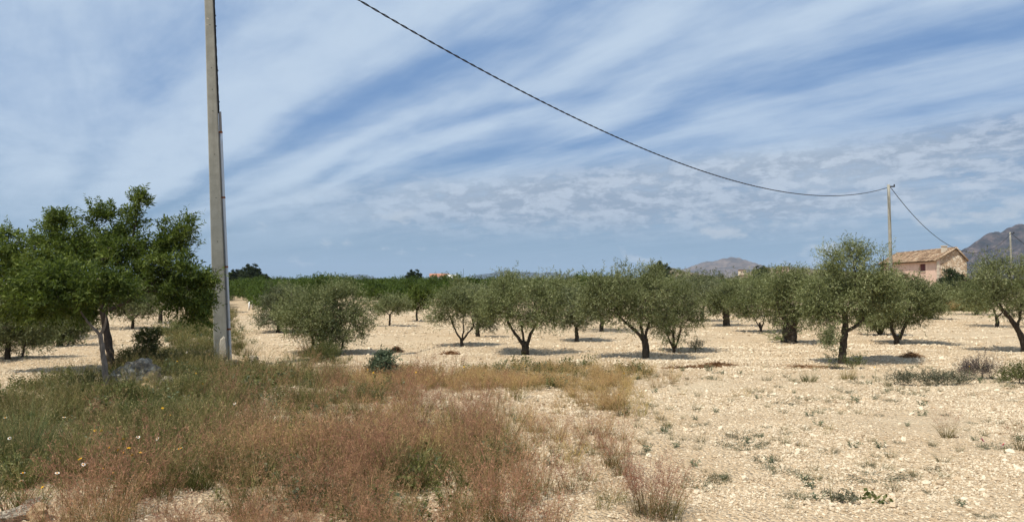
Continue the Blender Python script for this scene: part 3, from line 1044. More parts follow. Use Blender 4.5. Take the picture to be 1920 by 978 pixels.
# ---- the big almond by the verge and the slim one in front of it
tree('almond_tree', 'large leafy almond with a dark trunk beside the concrete pole', 'almond tree', (209, 703),
     [(205, 455, 60, 40, .1), (145, 452, 52, 38, .2), (85, 470, 58, 42, .1), (30, 478, 46, 34, -.1), (325, 452, 34, 22, .1), (300, 480, 46, 28, -.1), (345, 525, 46, 34, -.1), (368, 548, 32, 32, .05), (250, 495, 60, 40, -.3),
      (150, 510, 90, 44, -.2), (60, 525, 70, 36, .1), (-20, 500, 60, 50, .1), (262, 396, 6, 20, 0), (263, 378, 5, 8, 0), (208, 408, 12, 12, 0), (130, 420, 26, 12, 0), (248, 412, 12, 16, 0), (345, 438, 16, 14), (45, 446, 18, 12), (385, 522, 12, 12), (70, 436, 14, 10), (345, 578, 38, 20, .1), (302, 455, 10, 20, .2), (40, 560, 64, 40, .4), (125, 560, 60, 36, .5), (300, 540, 40, 34, .4), (368, 590, 22, 14, .1), (108, 414, 6, 10), (188, 398, 5, 10), (300, 432, 7, 10, .1), (352, 424, 6, 8), (20, 444, 6, 10)],
     [(((209, 703), (207, 670), (201, 630), (194, 590), (192, 560)), .085, .065), (((193, 575), (215, 530), (240, 480), (255, 420), (262, 360)), .05, .008), (((193, 570), (175, 520), (160, 470), (150, 430)), .05, .015),
      (((195, 585), (250, 560), (300, 520), (335, 490)), .045, .014), (((192, 565), (130, 530), (80, 500), (40, 480)), .045, .014), (((240, 552), (290, 545), (340, 545), (370, 540)), .03, .01), (((240, 480), (285, 462), (330, 445)), .025, .008)],
     mat=M_ALMOND, bark=M_BARK_DARK, seed=131, clumps=400, twigs=13, per=10, leaf=(.095, .025), twig=.21, clump_r=.085, depth=.95, spread=.55, droop=.25, up=.45, brad=.011)
tree('almond_tree', 'slim young almond with a pale forked trunk in front of the large one', 'almond tree', (200, 738),
     [(120, 545, 60, 40, -.1), (70, 560, 40, 26, -.1), (205, 540, 34, 26, -.2)],
     [(((200, 738), (198, 700), (193, 660), (188, 627)), .058, .038), (((188, 628), (172, 612), (158, 595), (140, 565)), .03, .012), (((188, 628), (196, 612), (200, 590), (205, 560)), .028, .012)],
     mat=M_ALMOND, bark=M_BARK_PALE, seed=132, clumps=85, twigs=14, per=9, leaf=(.092, .027), clump_r=.12)

# ---- farther olives, all of one kind: hidden rows between the near crowns
PROTO_OL = []


def proto_tree(name, label, cat, seed, w, h, mat, bark, clumps, twigs, per, leaf, stem=.7, tr=.09, group=None, cone=False, at=(0, 0, 0)):
    rg = np.random.default_rng(seed)
    root = thing(name, at, label, cat, group)
    zc = stem + (h - stem) / 2
    ells = [((0, 0, zc), (w * .45, w * .45, (h - stem) * .45))]
    for k in range(5):
        an = rg.random() * 6.28
        ells.append(((math.cos(an) * w * .28, math.sin(an) * w * .28, zc + rg.normal(0, .12)), (w * .26, w * .26, (h - stem) * .36)))
    for k in range(3):
        an = rg.random() * 6.28
        ells.append(((math.cos(an) * w * .2, math.sin(an) * w * .2, h - .12), (w * .09, w * .09, .22)))
    if cone:
        ells = [((0, 0, h * .35), (w * .5, w * .5, h * .33)), ((0, 0, h * .62), (w * .36, w * .36, h * .3)), ((0, 0, h * .86), (w * .2, w * .2, h * .16))]
    limbs = [(wiggle([(0, 0, -.1), (.02, 0, stem * .5), (0, .03, stem)], 8, rg, .01), tr, tr * .75)]
    for k in range(3):
        an = k * 2.1 + rg.random()
        limbs.append((wiggle([(0, 0, stem * .85), (math.cos(an) * w * .12, math.sin(an) * w * .12, stem + .25), (math.cos(an) * w * .28, math.sin(an) * w * .28, zc + .1)], 8, rg, .01), tr * .55, tr * .2))
    tb = MB()
    tb.tube(limbs[0][0], np.linspace(tr * 1.3, tr * .8, len(limbs[0][0])), 7, rough=.2)
    tb.build('trunk', bark, root, True)
    lb = MB()
    for p_, a, b in limbs[1:]:
        lb.tube(p_, np.linspace(a, b, len(p_)), 5)
    lb.build('limb', bark, root, True)
    bm, V, Q, v = grow(None, limbs, ells, rg, clumps, twigs, per, leaf[0], leaf[1], .24, .17, .55, .25, .5)
    obj('crown', build_mesh('crown', V, Q, None, {'v': v}, False, (mat,)), root)
    return root


def far_row():
    spots = [(1128, 619, 1.0, 'low olive with its crown near the soil behind the short olive'), (1316, 601, 1.1, 'small olive peeping out between the low many-stemmed one and the black-trunked one'),
             (1290, 585, 1.2, 'olive in the back row above the low many-stemmed one'), (1228, 590, 1.1, 'back-row olive hidden behind the tall leaning one'), (1010, 600, 1.0, 'back-row olive showing behind the three-limbed one'),
             (955, 592, 1.05, 'back-row olive showing through the left limbs of the three-limbed one'), (1050, 590, 1.1, 'back-row olive above the gap beside the three-limbed one'), (1165, 588, 1.1, 'back-row olive above the slanting limb of the leaning one'),
             (1400, 592, 1.15, 'back-row olive between the black-trunked and slender-trunked ones'), (1535, 600, 1.2, 'olive in shade between the stout trunk and the tallest olive'), (1560, 586, 1.2, 'far olive behind the tallest one'),
             (1455, 588, 1.2, 'far olive behind the stout-trunked one'), (1620, 592, 1.2, 'far olive behind the dense many-stemmed one'), (1690, 587, 1.15, 'far olive at the foot of the house'),
             (1870, 612, .95, 'olive behind the leaning one at the picture edge'), (1830, 590, 1.1, 'far olive between the house hedge and the leaning one'), (1345, 584, 1.1, 'far olive above the black-trunked one'), (870, 592, 1.0, 'far olive behind the small rounded fork-stemmed one'),
             (60, 632, 1.1, 'olive of the left field behind the shaded ones'), (165, 618, 1.1, 'left-field olive right behind the almond trunks'), (300, 606, 1.1, 'left-field olive farther along under the almond branches'), (350, 590, 1.1, 'left-field olive close behind the grassy bank')]
    protos = [proto_tree('olive_tree', 'x', 'olive tree', 200 + k, 2.6, 2.25, (M_OLIVE, M_OLIVE_GREY, M_OLIVE)[k], M_BARK, 70, 15, 8, (.10, .03), .65, .08) for k in range(3)]
    used = [False] * 3
    rg = random.Random(5)
    for i, (x, y, s, lab) in enumerate(spots):
        k = i % 3
        g = Gh(x, y)
        if not used[k]:
            o = protos[k]
            o.location = [float(v) for v in g]
            o.rotation_euler = (0, 0, rg.random() * 6.28)
            o.scale = (s, s, s * .95)
            used[k] = True
        else:
            o = copy_tree(protos[k], g, rg.random() * 6.28, (s, s, s * rg.uniform(.88, 1.02)))
        tag(o, lab, 'olive tree', 'trees of the left field' if x < 400 else OG)


far_row()


def orchard():
    """dark green almond rows that run with the track towards the horizon"""
    protos = [proto_tree('almond_tree', 'x', 'almond tree', 300 + k, 3.7, 2.55, M_ALMOND_FAR, M_BARK_DARK, 80, 14, 8, (.15, .055), .42, .07) for k in range(4)]
    perp = np.array([ROW[1], -ROW[0]])
    o0 = G(512, 590)[:2]
    used = [False] * 4
    rg = random.Random(9)
    near, rest = [], []
    for r in range(-4, 60):
        for k in range(-14, 70):
            q = o0 + perp * (r * 5.2 + (1.5 if r < 0 else 0)) + ROW * (k * 4.6)
            if q[1] < 40:
                continue
            q = q + np.array([rg.uniform(-.4, .4), rg.uniform(-.4, .4)])
            px, _ = pix(np.array([q[0], q[1], 1.0]))
            dd = q[1]
            if r < 0 and not (px < 424 and dd > 38 and dd < 120):
                continue
            if not (250 < px < 1960) or dd > 330:
                continue
            lim = 60 if px > 520 else 44                        # the olive field keeps the foreground
            if px > 1230:
                lim = 95 + (px - 1230) * .06
            if px > 1600:
                lim = 125
            if dd < lim:
                continue
            (near if dd < lim + 26 else rest).append((q, px))
    near.sort(key=lambda a: a[0][1])
    first = []
    trk = 0
    for i, (q, px) in enumerate(near):
        row = 'beside the track' if px < 560 else ''
        if px < 425:
            lab, grp = 'dark green almond far off beyond the left field', 'almonds beyond the left field'
        elif px < 560:
            trk += 1
            lab, grp = 'dark green almond lining the track, number %s counted from the olives' % ['one', 'two', 'three', 'four', 'five', 'six', 'seven', 'eight', 'nine', 'ten', 'eleven', 'twelve', 'thirteen', 'fourteen', 'fifteen', 'sixteen'][min(trk - 1, 15)], 'almond row lining the track'
        elif px < 1230:
            lab, grp = 'dark green almond in the dense orchard band beyond the olives', 'almond orchard beyond the olives'
        else:
            lab, grp = 'dark green almond of the far orchard toward the mountain and the house', 'far orchard toward the house'
        s = rg.uniform(.82, 1.08) * (.80 if px < 560 else 1.0)
        k = i % 4
        if not used[k]:
            o = protos[k]
            o.location = (q[0], q[1], float(height(q[0], q[1])))
            o.scale = (s, s, s * .88)
            used[k] = True
        else:
            o = copy_tree(protos[k], (q[0], q[1], float(height(q[0], q[1]))), rg.random() * 6.28, (s * 1.06, s * 1.06, s * rg.uniform(.74, 1.05) * (1.15 if px < 560 else 1.0)))
        tag(o, lab, 'almond tree', grp)
        first.append(o)
    n = len(rest)
    pts = np.array([[q[0], q[1], 0] for q, _ in rest])
    crowns = [[c.data for c in p.children if c.name.startswith('crown')][0] for p in protos]
    s = RNG.uniform(.80, 1.0, n)
    scatter('far_orchard', 'far mass of dark green almond trees reaching to the horizon', 'orchard', pts, np.stack([0 * s, 0 * s, RNG.random(n) * 6.28], -1), np.stack([s * 1.15, s * 1.15, s * RNG.uniform(.72, 1.08, n)], -1), RNG.integers(0, 4, n), crowns)
    print('orchard near', len(near), 'rest', n)


orchard()


def dark_trees():
    p = proto_tree('pine_tree', 'dark round-topped pine standing highest at the far end of the track', 'pine tree', 400, 6.0, 6.4, M_PINE, M_BARK_DARK, 170, 22, 9, (.34, .10), 1.2, .16)
    d0 = 205
    spots = [((468, d0), 1.0, 'dark round-topped pine standing highest at the far end of the track'), ((441, d0 + 8), .80, 'dark pine next to the concrete pole on the horizon'), ((452, d0 + 18), .82, 'dark pine second from the concrete pole on the horizon'),
             ((484, d0 + 6), .72, 'lowest dark pine of the clump at the far end of the track'), ((497, d0 + 14), .62, 'outermost small dark pine of the clump beyond the track'), ((775, 190), .74, 'lone dark pine rising over the orchard by the white house'),
             ((1240, 300), 1.5, 'dark pine behind the crown of the leaning olive'), ((1428, 420), 1.6, 'dark pine on the rise beside the pale houses')]
    for i, ((x, d), s, lab) in enumerate(spots):
        g = P(x, HOR, d)
        loc = (g[0], g[1], 0)
        if i == 0:
            p.location, p.scale = loc, (s, s, s)
        else:
            copy_tree(p, loc, i * 1.3, s, lab)
        if i < 5:
            ([o for o in bpy.data.objects if o.get('label') == lab][0])['group'] = 'pines at the end of the track'
    c = proto_tree('cypress_tree', 'dark green conical cypress against the stone gable', 'cypress tree', 410, 2.2, 3.35, M_PINE, M_BARK_DARK, 110, 18, 8, (.16, .05), .3, .12, cone=True)
    g = P(1783, HOR, 78)
    c.location = (g[0], g[1], 0)
    hed = [((1803, 76), .80, 'lower dark conifer right of the cypress by the gable'), ((1768, 80), .72, 'short dark conifer at the corner of the pink wall'), ((1796, 84), .85, 'dark conifer standing behind the cypress by the gable')]
    for (x, d), s, lab in hed:
        g = P(x, HOR, d)
        copy_tree(c, (g[0], g[1], 0), x * .1, (s * 1.3, s * 1.3, s), lab)


dark_trees()


# ------------------------------------------------------------------ concrete pole with its pipe, far poles, cables
def concrete(t):
    p = ocoord(t)
    n = t.noise(p, 3.0, 6, .65)
    f = t.noise(p, 60.0, 4, .7)
    st = t.noise(t.vm('MULTIPLY', p, (9, 9, .5)), 1.0, 4, .6)
    c = t.ramp(n, [(.3, (.24, .235, .20)), (.7, (.37, .36, .31))])
    c = t.mix(t.m('MULTIPLY', t.sstep(st, .5, .72), .35), c, (.20, .19, .16))
    c = t.mix(t.m('MULTIPLY', t.sstep(f, .55, .75), .4), c, (.17, .16, .14))
    return principled(t, c, .9, f, .5, .006, .2)


M_CONC = material('weathered_concrete', concrete)
M_PATCH = plain('pale_mortar', (.56, .50, .40), .9, .2, 9)
M_HOLE = plain('dark_hole', (.012, .011, .01), .9, .1)
M_PIPE = plain('galvanised_pipe', (.50, .53, .56), .42, .18, 5, .55, .5, .05)
M_RUST = plain('rusty_clamp', (.23, .085, .035), .85, .35, 30)
M_CABLE = plain('black_cable', (.014, .014, .017), .6, .2, 5)
M_GREYSLEEVE = plain('grey_pvc_sleeve', (.24, .235, .235), .6, .1, 5)


def main_pole():
    d = POLE[1]
    base = on(POLE[0], d)
    top = P(386, -165, d)
    root = thing('utility_pole', base, 'tall weathered concrete utility pole with a steel pipe strapped to it', 'pole')
    ax = top - base
    Hh = np.linalg.norm(ax)
    az = ax / Hh
    # the front face is turned a little to the left so that its right flank shows
    rz = math.radians(17)
    ux = np.array([math.cos(rz), math.sin(rz), 0])
    ux = ux - az * (ux @ az)
    ux /= np.linalg.norm(ux)
    uy = np.cross(az, ux)
    mb = MB()
    rings = []
    for h, k in ((-.4, 1.03), (0, 1.0), (Hh, .53)):
        w, dp, ch = .155 * k, .125 * k, .018
        prof = [(-w + ch, -dp), (w - ch, -dp), (w, -dp + ch), (w, dp - ch), (w - ch, dp), (-w + ch, dp), (-w, dp - ch), (-w, -dp + ch)]
        rings.append([az * h + ux * a + uy * b for a, b in prof])
    V = np.array(rings).reshape(-1, 3)
    Q = [(i * 8 + j, i * 8 + (j + 1) % 8, (i + 1) * 8 + (j + 1) % 8, (i + 1) * 8 + j) for i in range(2) for j in range(8)]
    T = [(16, 16 + j, 16 + j + 1) for j in range(1, 7)]
    mb.add(V, Q, T)
    mb.build('shaft', M_CONC, root)

    def face_pt(h, a, b):
        k = 1 + (.53 - 1) * h / Hh
        return az * h + ux * (a * .155 * k) + uy * (b * .125 * k)

    def h_of(py):
        return (685 - py) / (685 + 165) * Hh
    for py in (635, 548, 465, 383, 301, 219, 178, 137, 55, -30, -110):
        hb = MB()
        c = face_pt(h_of(py), .1, -1)
        hb.tube([c - uy * .003, c + uy * .006], .011, 8)
        hb.build('bolt_hole', M_HOLE, root)
    # mortar patch at the foot
    rg = np.random.default_rng(3)
    pb = MB()
    ang = np.linspace(0, 2 * np.pi, 14, endpoint=False)
    c0 = face_pt(.27, .35, -1.02)
    r = (.8 + .35 * rg.random(14))
    ring = np.array([c0 + ux * math.cos(a) * .085 * q + az * math.sin(a) * .29 * q - uy * .003 for a, q in zip(ang, r)])
    ring2 = np.array([c0 + ux * math.cos(a) * .07 * q + az * math.sin(a) * .25 * q - uy * .015 for a, q in zip(ang, r)])
    V = np.vstack([ring, ring2, c0 - uy * .017])
    pb.add(V, [(i, (i + 1) % 14, 14 + (i + 1) % 14, 14 + i) for i in range(14)], [(28, 14 + i, 14 + (i + 1) % 14) for i in range(14)])
    pb.build('mortar_patch', M_PATCH, root)
    # two scraps of white paint high on the face
    for py, a, w, hh, tilt in ((43, -.35, .05, .022, -.4), (55, -.55, .018, .03, .3)):
        wb = MB()
        c = face_pt(h_of(py), a, -1)
        wb.box(c - uy * .002, (w, .004, hh), (ux * math.cos(tilt) + az * math.sin(tilt), uy, az * math.cos(tilt) - ux * math.sin(tilt)))
        wb.build('paint_scrap', M_PATCH, root)

    def off(h, o=.045):
        k = 1 + (.53 - 1) * h / Hh
        return az * h + ux * (.155 * k + o) - uy * (.02)
    hp = h_of(258)
    tb = MB()
    tb.tube([off(h) for h in np.linspace(-.15, hp, 24)], .040, 12)
    pipe = tb.build('pipe', M_PIPE, root, True)
    sb = MB()
    sb.tube([off(h) for h in np.linspace(hp - .05, h_of(219), 6)], .034, 12)
    sb.build('sleeve', M_GREYSLEEVE, root, True)
    for py in (258, 382, 513, 630):
        cb = MB()
        h = h_of(py)
        cb.tube([off(h - .022), off(h + .022)], .045, 12)
        c = off(h)
        cb.box(c - ux * .05, (.10, .07, .035), (ux, uy, az))
        cb.build('clamp', M_RUST, root)
    kb = MB()
    for s in range(3):
        hs = np.linspace(h_of(222), Hh - .15, 60)
        kb.tube([off(h, .018) + ux * (.012 * math.cos(h * 9 + s * 2.1)) + uy * (.012 * math.sin(h * 9 + s * 2.1) - .01) for h in hs], .013, 6)
    kb.build('riser_cable', M_CABLE, root, True)
    for py in (200, 140, 55, 35, -60):
        cb = MB()
        c = off(h_of(py), .018)
        cb.tube([c - az * .015, c + az * .015], .034, 10)
        cb.build('cable_tie', M_CABLE, root)
    return root, base + az * (Hh - .1)


def far_pole(x, ytop, d, label, w):
    base = P(x + 8 * 60 / d * .7, HOR, d)
    base = on(base[0], base[1])
    top = P(x, ytop, d)
    root = thing('utility_pole', base, label, 'pole')
    v = top - base
    mb = MB()
    n = 10
    k = np.linspace(-.03, 1, n)
    mb.tube([v * q for q in k], np.linspace(w * .5, w * .36, n), 10)
    mb.build('shaft', M_CONC, root, True)
    hb = MB()
    hb.box(v + np.array([.22, 0, -.16]), (.5, .08, .1))
    hb.tube([v + np.array([.46, 0, -.2]), v + np.array([.46, 0, .02])], .05, 8)
    hb.build('bracket', M_CABLE, root)
    return root, top


_, top1 = main_pole()
_, top2 = far_pole(1666, 346, 60, 'round grey utility pole rising before the farmhouse roof', .30)
_, top3 = far_pole(1894, 435, 93, 'distant slim utility pole in front of the rocky mountain', .28)


def cable(label, A, B, sag, r, pitch, n):
    A, B = np.array(A), np.array(B)
    t = np.linspace(0, 1, n)[:, None]
    q = A * (1 - t) + B * t
    q[:, 2] -= 4 * sag * (t * (1 - t))[:, 0]
    ln = np.concatenate([[0], np.cumsum(np.linalg.norm(np.diff(q, axis=0), axis=1))])
    hd = (B - A)
    side = unit(np.cross(hd, [0, 0, 1.0]))
    upv = unit(np.cross(side, hd))
    root = thing('power_cable', A, label, 'cable', 'overhead cables')
    for s in range(2):
        ph = ln / pitch * 2 * np.pi + s * 3.1416
        mb = MB()
        mb.tube(q - A + r * (np.cos(ph)[:, None] * side * .95 + np.sin(ph)[:, None] * upv * .95), r * .85, 6)
        mb.build('strand', M_CABLE, root, True)


cable('black twisted cable sagging from the tall concrete pole to the pole by the house', P(378, -180, 17.8), P(1663, 352, 60), 3.0, .0175, .75, 900)
cable('black cable sagging from the pole by the house to the distant slim pole', P(1669, 350, 60), P(1896, 437, 93), 3.75, .018, .9, 420)
cable('short end of cable leaving the picture past the distant slim pole', P(1896, 437, 93), P(2100, 470, 125), 3.4, .024, .9, 200)


# ------------------------------------------------------------------ farmhouse
def stucco(t):
    p = ocoord(t)
    n = t.noise(p, 1.1, 6, .65)
    s = t.noise(t.vm('MULTIPLY', p, (1, 3, .35)), 2.0, 5, .65)
    c = t.ramp(n, [(.3, (.62, .435, .345)), (.7, (.71, .53, .425))])
    c = t.mix(t.m('MULTIPLY', t.sstep(s, .5, .75), .3), c, (.46, .33, .26))
    return principled(t, c, .95, n, .3, .02, .1)


def rubble(t):
    p = ocoord(t)
    nz = t.node('ShaderNodeTexVoronoi', feature='F1')
    t.put(nz.inputs['Vector'], t.vm('MULTIPLY', p, (1, 1, 1.5)))
    nz.inputs['Scale'].default_value = 3.6
    sc = t.node('ShaderNodeSeparateColor')
    t.put(sc.inputs[0], nz.outputs['Color'])
    ed = t.node('ShaderNodeTexVoronoi', feature='DISTANCE_TO_EDGE')
    t.put(ed.inputs['Vector'], t.vm('MULTIPLY', p, (1, 1, 1.5)))
    ed.inputs['Scale'].default_value = 3.6
    c = t.ramp(sc.outputs[0], [(0, (.42, .29, .19)), (.5, (.62, .48, .34)), (1, (.76, .66, .52))])
    j = t.m('SUBTRACT', 1.0, t.sstep(ed.outputs[0], .02, .09))
    c = t.mix(t.m('MULTIPLY', j, .6), c, (.30, .22, .15))
    return principled(t, c, .95, t.sstep(ed.outputs[0], 0, .15), .8, .06, .1)


M_STUCCO = material('pink_stucco', stucco)
M_RUBBLE = material('rubble_stone_wall', rubble)


def tile_mat(t):
    v = attr(t, 'v')
    c = t.ramp(v, [(0, (.10, .065, .042)), (.4, (.26, .165, .105)), (.75, (.38, .265, .17)), (1, (.52, .41, .295))])
    n = t.noise(ocoord(t), 7, 5, .7)
    c = t.mix(t.m('MULTIPLY', t.sstep(n, .42, .62), .6), c, (.12, .09, .065))
    return principled(t, c, .95, n, .3, .02, .1)


M_TILE = material('weathered_clay_tile', tile_mat)
M_SHUTTER = plain('dark_red_shutter', (.10, .022, .018), .6, .2, 8)
M_CREAM = plain('cream_render', (.58, .50, .39), .9, .15, 2)
M_WHITE = plain('white_render', (.78, .76, .72), .9, .08, 2)
M_GLASS = plain('dark_pane', (.02, .025, .03), .15, .1, 2, 0, .6, 0)


def farmhouse():
    c0 = P(1757, HOR, 88)
    o = np.array([c0[0], 88.0, 0.0])
    root = thing('farmhouse', o, 'pink farmhouse with a clay tile roof and rubble-stone gable behind the olives', 'house')
    L = np.array([.105, .9945, 0])                             # along the pink wall, away from the camera
    W = np.array([.9945, -.105, 0])                            # along the gable, to the right
    Z = np.array([0, 0, 1.0])
    ln, wd, eave, ridge = 17.0, 3.35, 4.55, 5.95
    rw = 2.15                                                  # ridge position across the gable

    def slab(name, pts, nrm, th, mat, parent=root):
        pts = [np.array(p_, float) for p_ in pts]
        n = len(pts)
        mb = MB()
        V = np.vstack([pts, [p_ - np.array(nrm) * th for p_ in pts]])
        F_ = [tuple(range(n)), tuple(range(2 * n - 1, n - 1, -1))]
        me = bpy.data.meshes.new(name)
        me.from_pydata([tuple(v) for v in V], [], F_ + [(i, i + n, (i + 1) % n + n, (i + 1) % n) for i in range(n)])
        me.materials.append(mat)
        return obj(name, me, parent)
    # pink long wall with two window openings (built from strips around them)
    def pt(l, w, z):
        return L * l + W * w + Z * z
    wins = [(3.0, 4.7, 3.3, 4.2), (8.2, 9.7, 2.25, 3.0)]
    wall = thing('tmp', (0, 0, 0), None, None)
    bpy.data.objects.remove(wall)
    mbw = MB()

    def wallbox(l0, l1, z0, z1):
        mbw.box((pt((l0 + l1) / 2, .2, (z0 + z1) / 2)), (l1 - l0, .4, z1 - z0), (L, W, Z))
    ls = [0.0]
    for a, b, z0, z1 in wins:
        wallbox(ls[-1], a, 0, eave)
        wallbox(a, b, 0, z0)
        wallbox(a, b, z1, eave)
        ls.append(b)
    wallbox(ls[-1], ln, 0, eave)
    mbw.build('wall', M_STUCCO, root)
    for a, b, z0, z1 in wins:
        wb = MB()
        wb.box(pt((a + b) / 2, .17, (z0 + z1) / 2), (b - a, .05, z1 - z0), (L, W, Z))
        w_ = wb.build('window', M_SHUTTER, root)
        sb = MB()
        for f in (.25, .75):
            sb.box(pt(a + (b - a) * f, .13, (z0 + z1) / 2), ((b - a) * .4, .03, (z1 - z0) * .85), (L, W, Z))
        sb.build('shutter_leaf', M_SHUTTER, w_)
        tb = MB()
        tb.box(pt((a + b) / 2, -.04, z0 - .05), (b - a + .2, .12, .08), (L, W, Z))
        tb.build('sill', M_CREAM, w_)
    # gable: polygon wall facing the camera
    slab('gable_wall', [pt(.02, .0, 0), pt(.02, wd, 0), pt(.02, wd, 4.62), pt(.02, rw, ridge - .1), pt(.02, .0, eave - .02)], -L, .4, M_RUBBLE)
    slab('back_wall', [pt(ln - .02, wd, 0), pt(ln - .02, 0, 0), pt(ln - .02, 0, eave - .02), pt(ln - .02, rw, ridge - .1), pt(ln - .02, wd, 4.62)], L, .4, M_STUCCO)
    mb = MB()
    mb.box(pt(ln / 2, wd - .2, 2.15), (ln - .9, .38, 4.3), (L, W, Z))
    mb.build('wall', M_STUCCO, root)
    cb = MB()
    for k in range(11):
        a = .34 if k % 2 else .24
        cb.box(pt(-.03 - .004 * (k % 3), .0 + a / 2 - .015, .2 + k * .4), (.1, a, .36), (L, W, Z))
    tag(cb.build('corner_stones', M_CREAM, root), kind='stuff')
    lb = MB()
    lb.box(pt(-.05, 1.4, 3.28), (.12, 1.6, .22), (L, W, Z))
    lb.build('ledge', M_CREAM, root)
    # roof: deck and rows of half-round tiles on both pitches
    for side in (0, 1):
        e0 = pt(-.18, -.38, eave - .13) if side == 0 else pt(-.18, wd + .12, 4.42)
        r0 = pt(-.18, rw, ridge)
        sl = r0 - e0
        nrm = np.cross(sl, L) if side else np.cross(L, sl)
        nrm = nrm / np.linalg.norm(nrm)
        if nrm[2] < 0:
            nrm = -nrm
        LL = ln + .36
        dk = slab('roof', [e0, e0 + L * LL, r0 + L * LL, r0], nrm, .07, M_TILE)
        rg = np.random.default_rng(70 + side)
        rowsn = 72
        nz = 7
        mb = MB()
        sw = LL / rowsn
        for i in range(rowsn):
            for j in range(nz):
                a, b = j / nz, (j + 1.12) / nz
                b = min(b, 1.0)
                jit = rg.normal(0, .012)
                c = e0 + L * (sw * (i + .5) + jit) + nrm * (.012 + rg.random() * .025)
                p0 = c + sl * a + nrm * .035
                p1 = c + sl * b + nrm * .0
                an = np.linspace(0, np.pi, 5)
                Vt = [p_ + L * math.cos(q) * sw * .46 + nrm * math.sin(q) * sw * .36 for p_ in (p0, p1) for q in an]
                mb.add(Vt, [(k, k + 1, k + 6, k + 5) for k in range(4)], None, float(np.clip(rg.normal(.5, .25), 0, 1)))
        tl = mb.build('roof_tiles', M_TILE, dk)
        tl['kind'] = 'stuff'
    rb = MB()
    for i in range(26):
        c = pt(-.18 + (ln + .36) * (i + .5) / 26, rw, ridge + .05)
        rb.tube([c - L * .27, c + L * .27], [.12, .105], 8, float(RNG.random()))
    tag(rb.build('ridge_tiles', M_TILE, root, True), kind='stuff')
    vb = MB()
    for a, b in ((pt(-.2, -.36, eave - .1), pt(-.2, rw, ridge + .04)), (pt(-.2, wd + .1, 4.48), pt(-.2, rw, ridge + .04))):
        vb.tube([a, (a + b) / 2, b], .085, 7, .9)
    vb.build('verge_tiles', M_TILE, root, True)
    ch = MB()
    ch.box(pt(1.1, 1.35, 5.75), (.62, .52, .95), (L, W, Z), top=.86)
    ch.box(pt(1.1, 1.35, 6.26), (.66, .56, .09), (L, W, Z))
    ch.build('chimney', M_CREAM, root)


farmhouse()


def small_house(x, y0, y1, w, d, label, wallm, roofm, rz, roof_frac=.45):
    """a far house: seen from y0 (roof top) down to y1, w pixels wide"""
    top = P(x, y0, d)[2]
    bot = max(-.5, P(x, y1, d)[2] - 2.0)
    c = P(x, HOR, d)
    root = thing('far_house', (c[0], c[1], bot), label, 'house', None, rz)
    ww = w / F * d
    hh = top - bot
    ev = hh - max(1.0, ww * .16)
    mb = MB()
    mb.box((0, 0, ev / 2), (ww, ww * .6, ev))
    mb.build('wall', wallm, root)
    rb = MB()
    a, b = ww / 2 + .3, ww * .3 + .3
    V = [(-a, -b, ev + .02), (a, -b, ev + .02), (a, b, ev + .02), (-a, b, ev + .02), (-a, 0, hh), (a, 0, hh)]
    rb.add(V, [(0, 1, 5, 4), (2, 3, 4, 5)], [(1, 2, 5), (3, 0, 4)])
    rb.build('roof', roofm, root)
    for k in (-.28, 0, .28):
        wb = MB()
        wb.box((k * ww, -ww * .3 - .02, ev - 1.2), (min(1.2, ww * .1), .08, 1.1))
        wb.build('window', M_GLASS, root)


M_REDROOF = plain('red_roof', (.40, .19, .125), .9, .2, 1.5)
small_house(824, 512.5, 524, 34, 235, 'white house with a red roof peeping over the orchard', M_WHITE, M_REDROOF, .15)
small_house(848, 514.5, 524, 20, 232, 'plain white outbuilding beside the red-roofed house', M_WHITE, M_WHITE, -.5)
small_house(1392, 505, 511, 13, 600, 'tiny cream house at the foot of the bare mountain', M_CREAM, M_TILE, .2)
small_house(1396, 515, 521, 17, 420, 'small pale ochre house among the far trees', M_CREAM, M_TILE, -.2)
small_house(1438, 501, 508, 16, 780, 'pale house on the rise beside the dark pine', M_CREAM, M_TILE, .3)
small_house(1467, 499, 508, 20, 770, 'pinkish grey house farther along the rise', M_STUCCO, M_TILE, .1)
mb_ = MB()
mg = P(869, HOR, 236)
mroot = thing('radio_mast', (mg[0], mg[1], 0), 'thin mast on the horizon near the white house', 'mast')
mb_.tube([(0, 0, 0), (0, 0, 3), (0, 0, 6.2)], [.07, .055, .04], 6)
mb_.build('tube', M_CABLE, mroot)

# two white tree guards at the start of the orchard row
for k, (x, y) in enumerate(((467, 581), (473, 580))):
    b_ = Gh(x, y)
    r_ = thing('tree_guard', b_, ('white plastic tree guard nearest the track edge', 'white plastic tree guard just inside the orchard row')[k], 'tree guard', 'white tree guards')
    m_ = MB()
    m_.tube([(0, 0, 0), (.01, 0, .3), (.015, 0, .62)], [.06, .058, .055], 10)
    m_.build('sleeve', M_WHITE, r_, True)
    m_ = MB()
    m_.tube([(.07, 0, -.05), (.07, 0, .8)], .012, 6)
    m_.build('stake', M_BARK_PALE, r_)


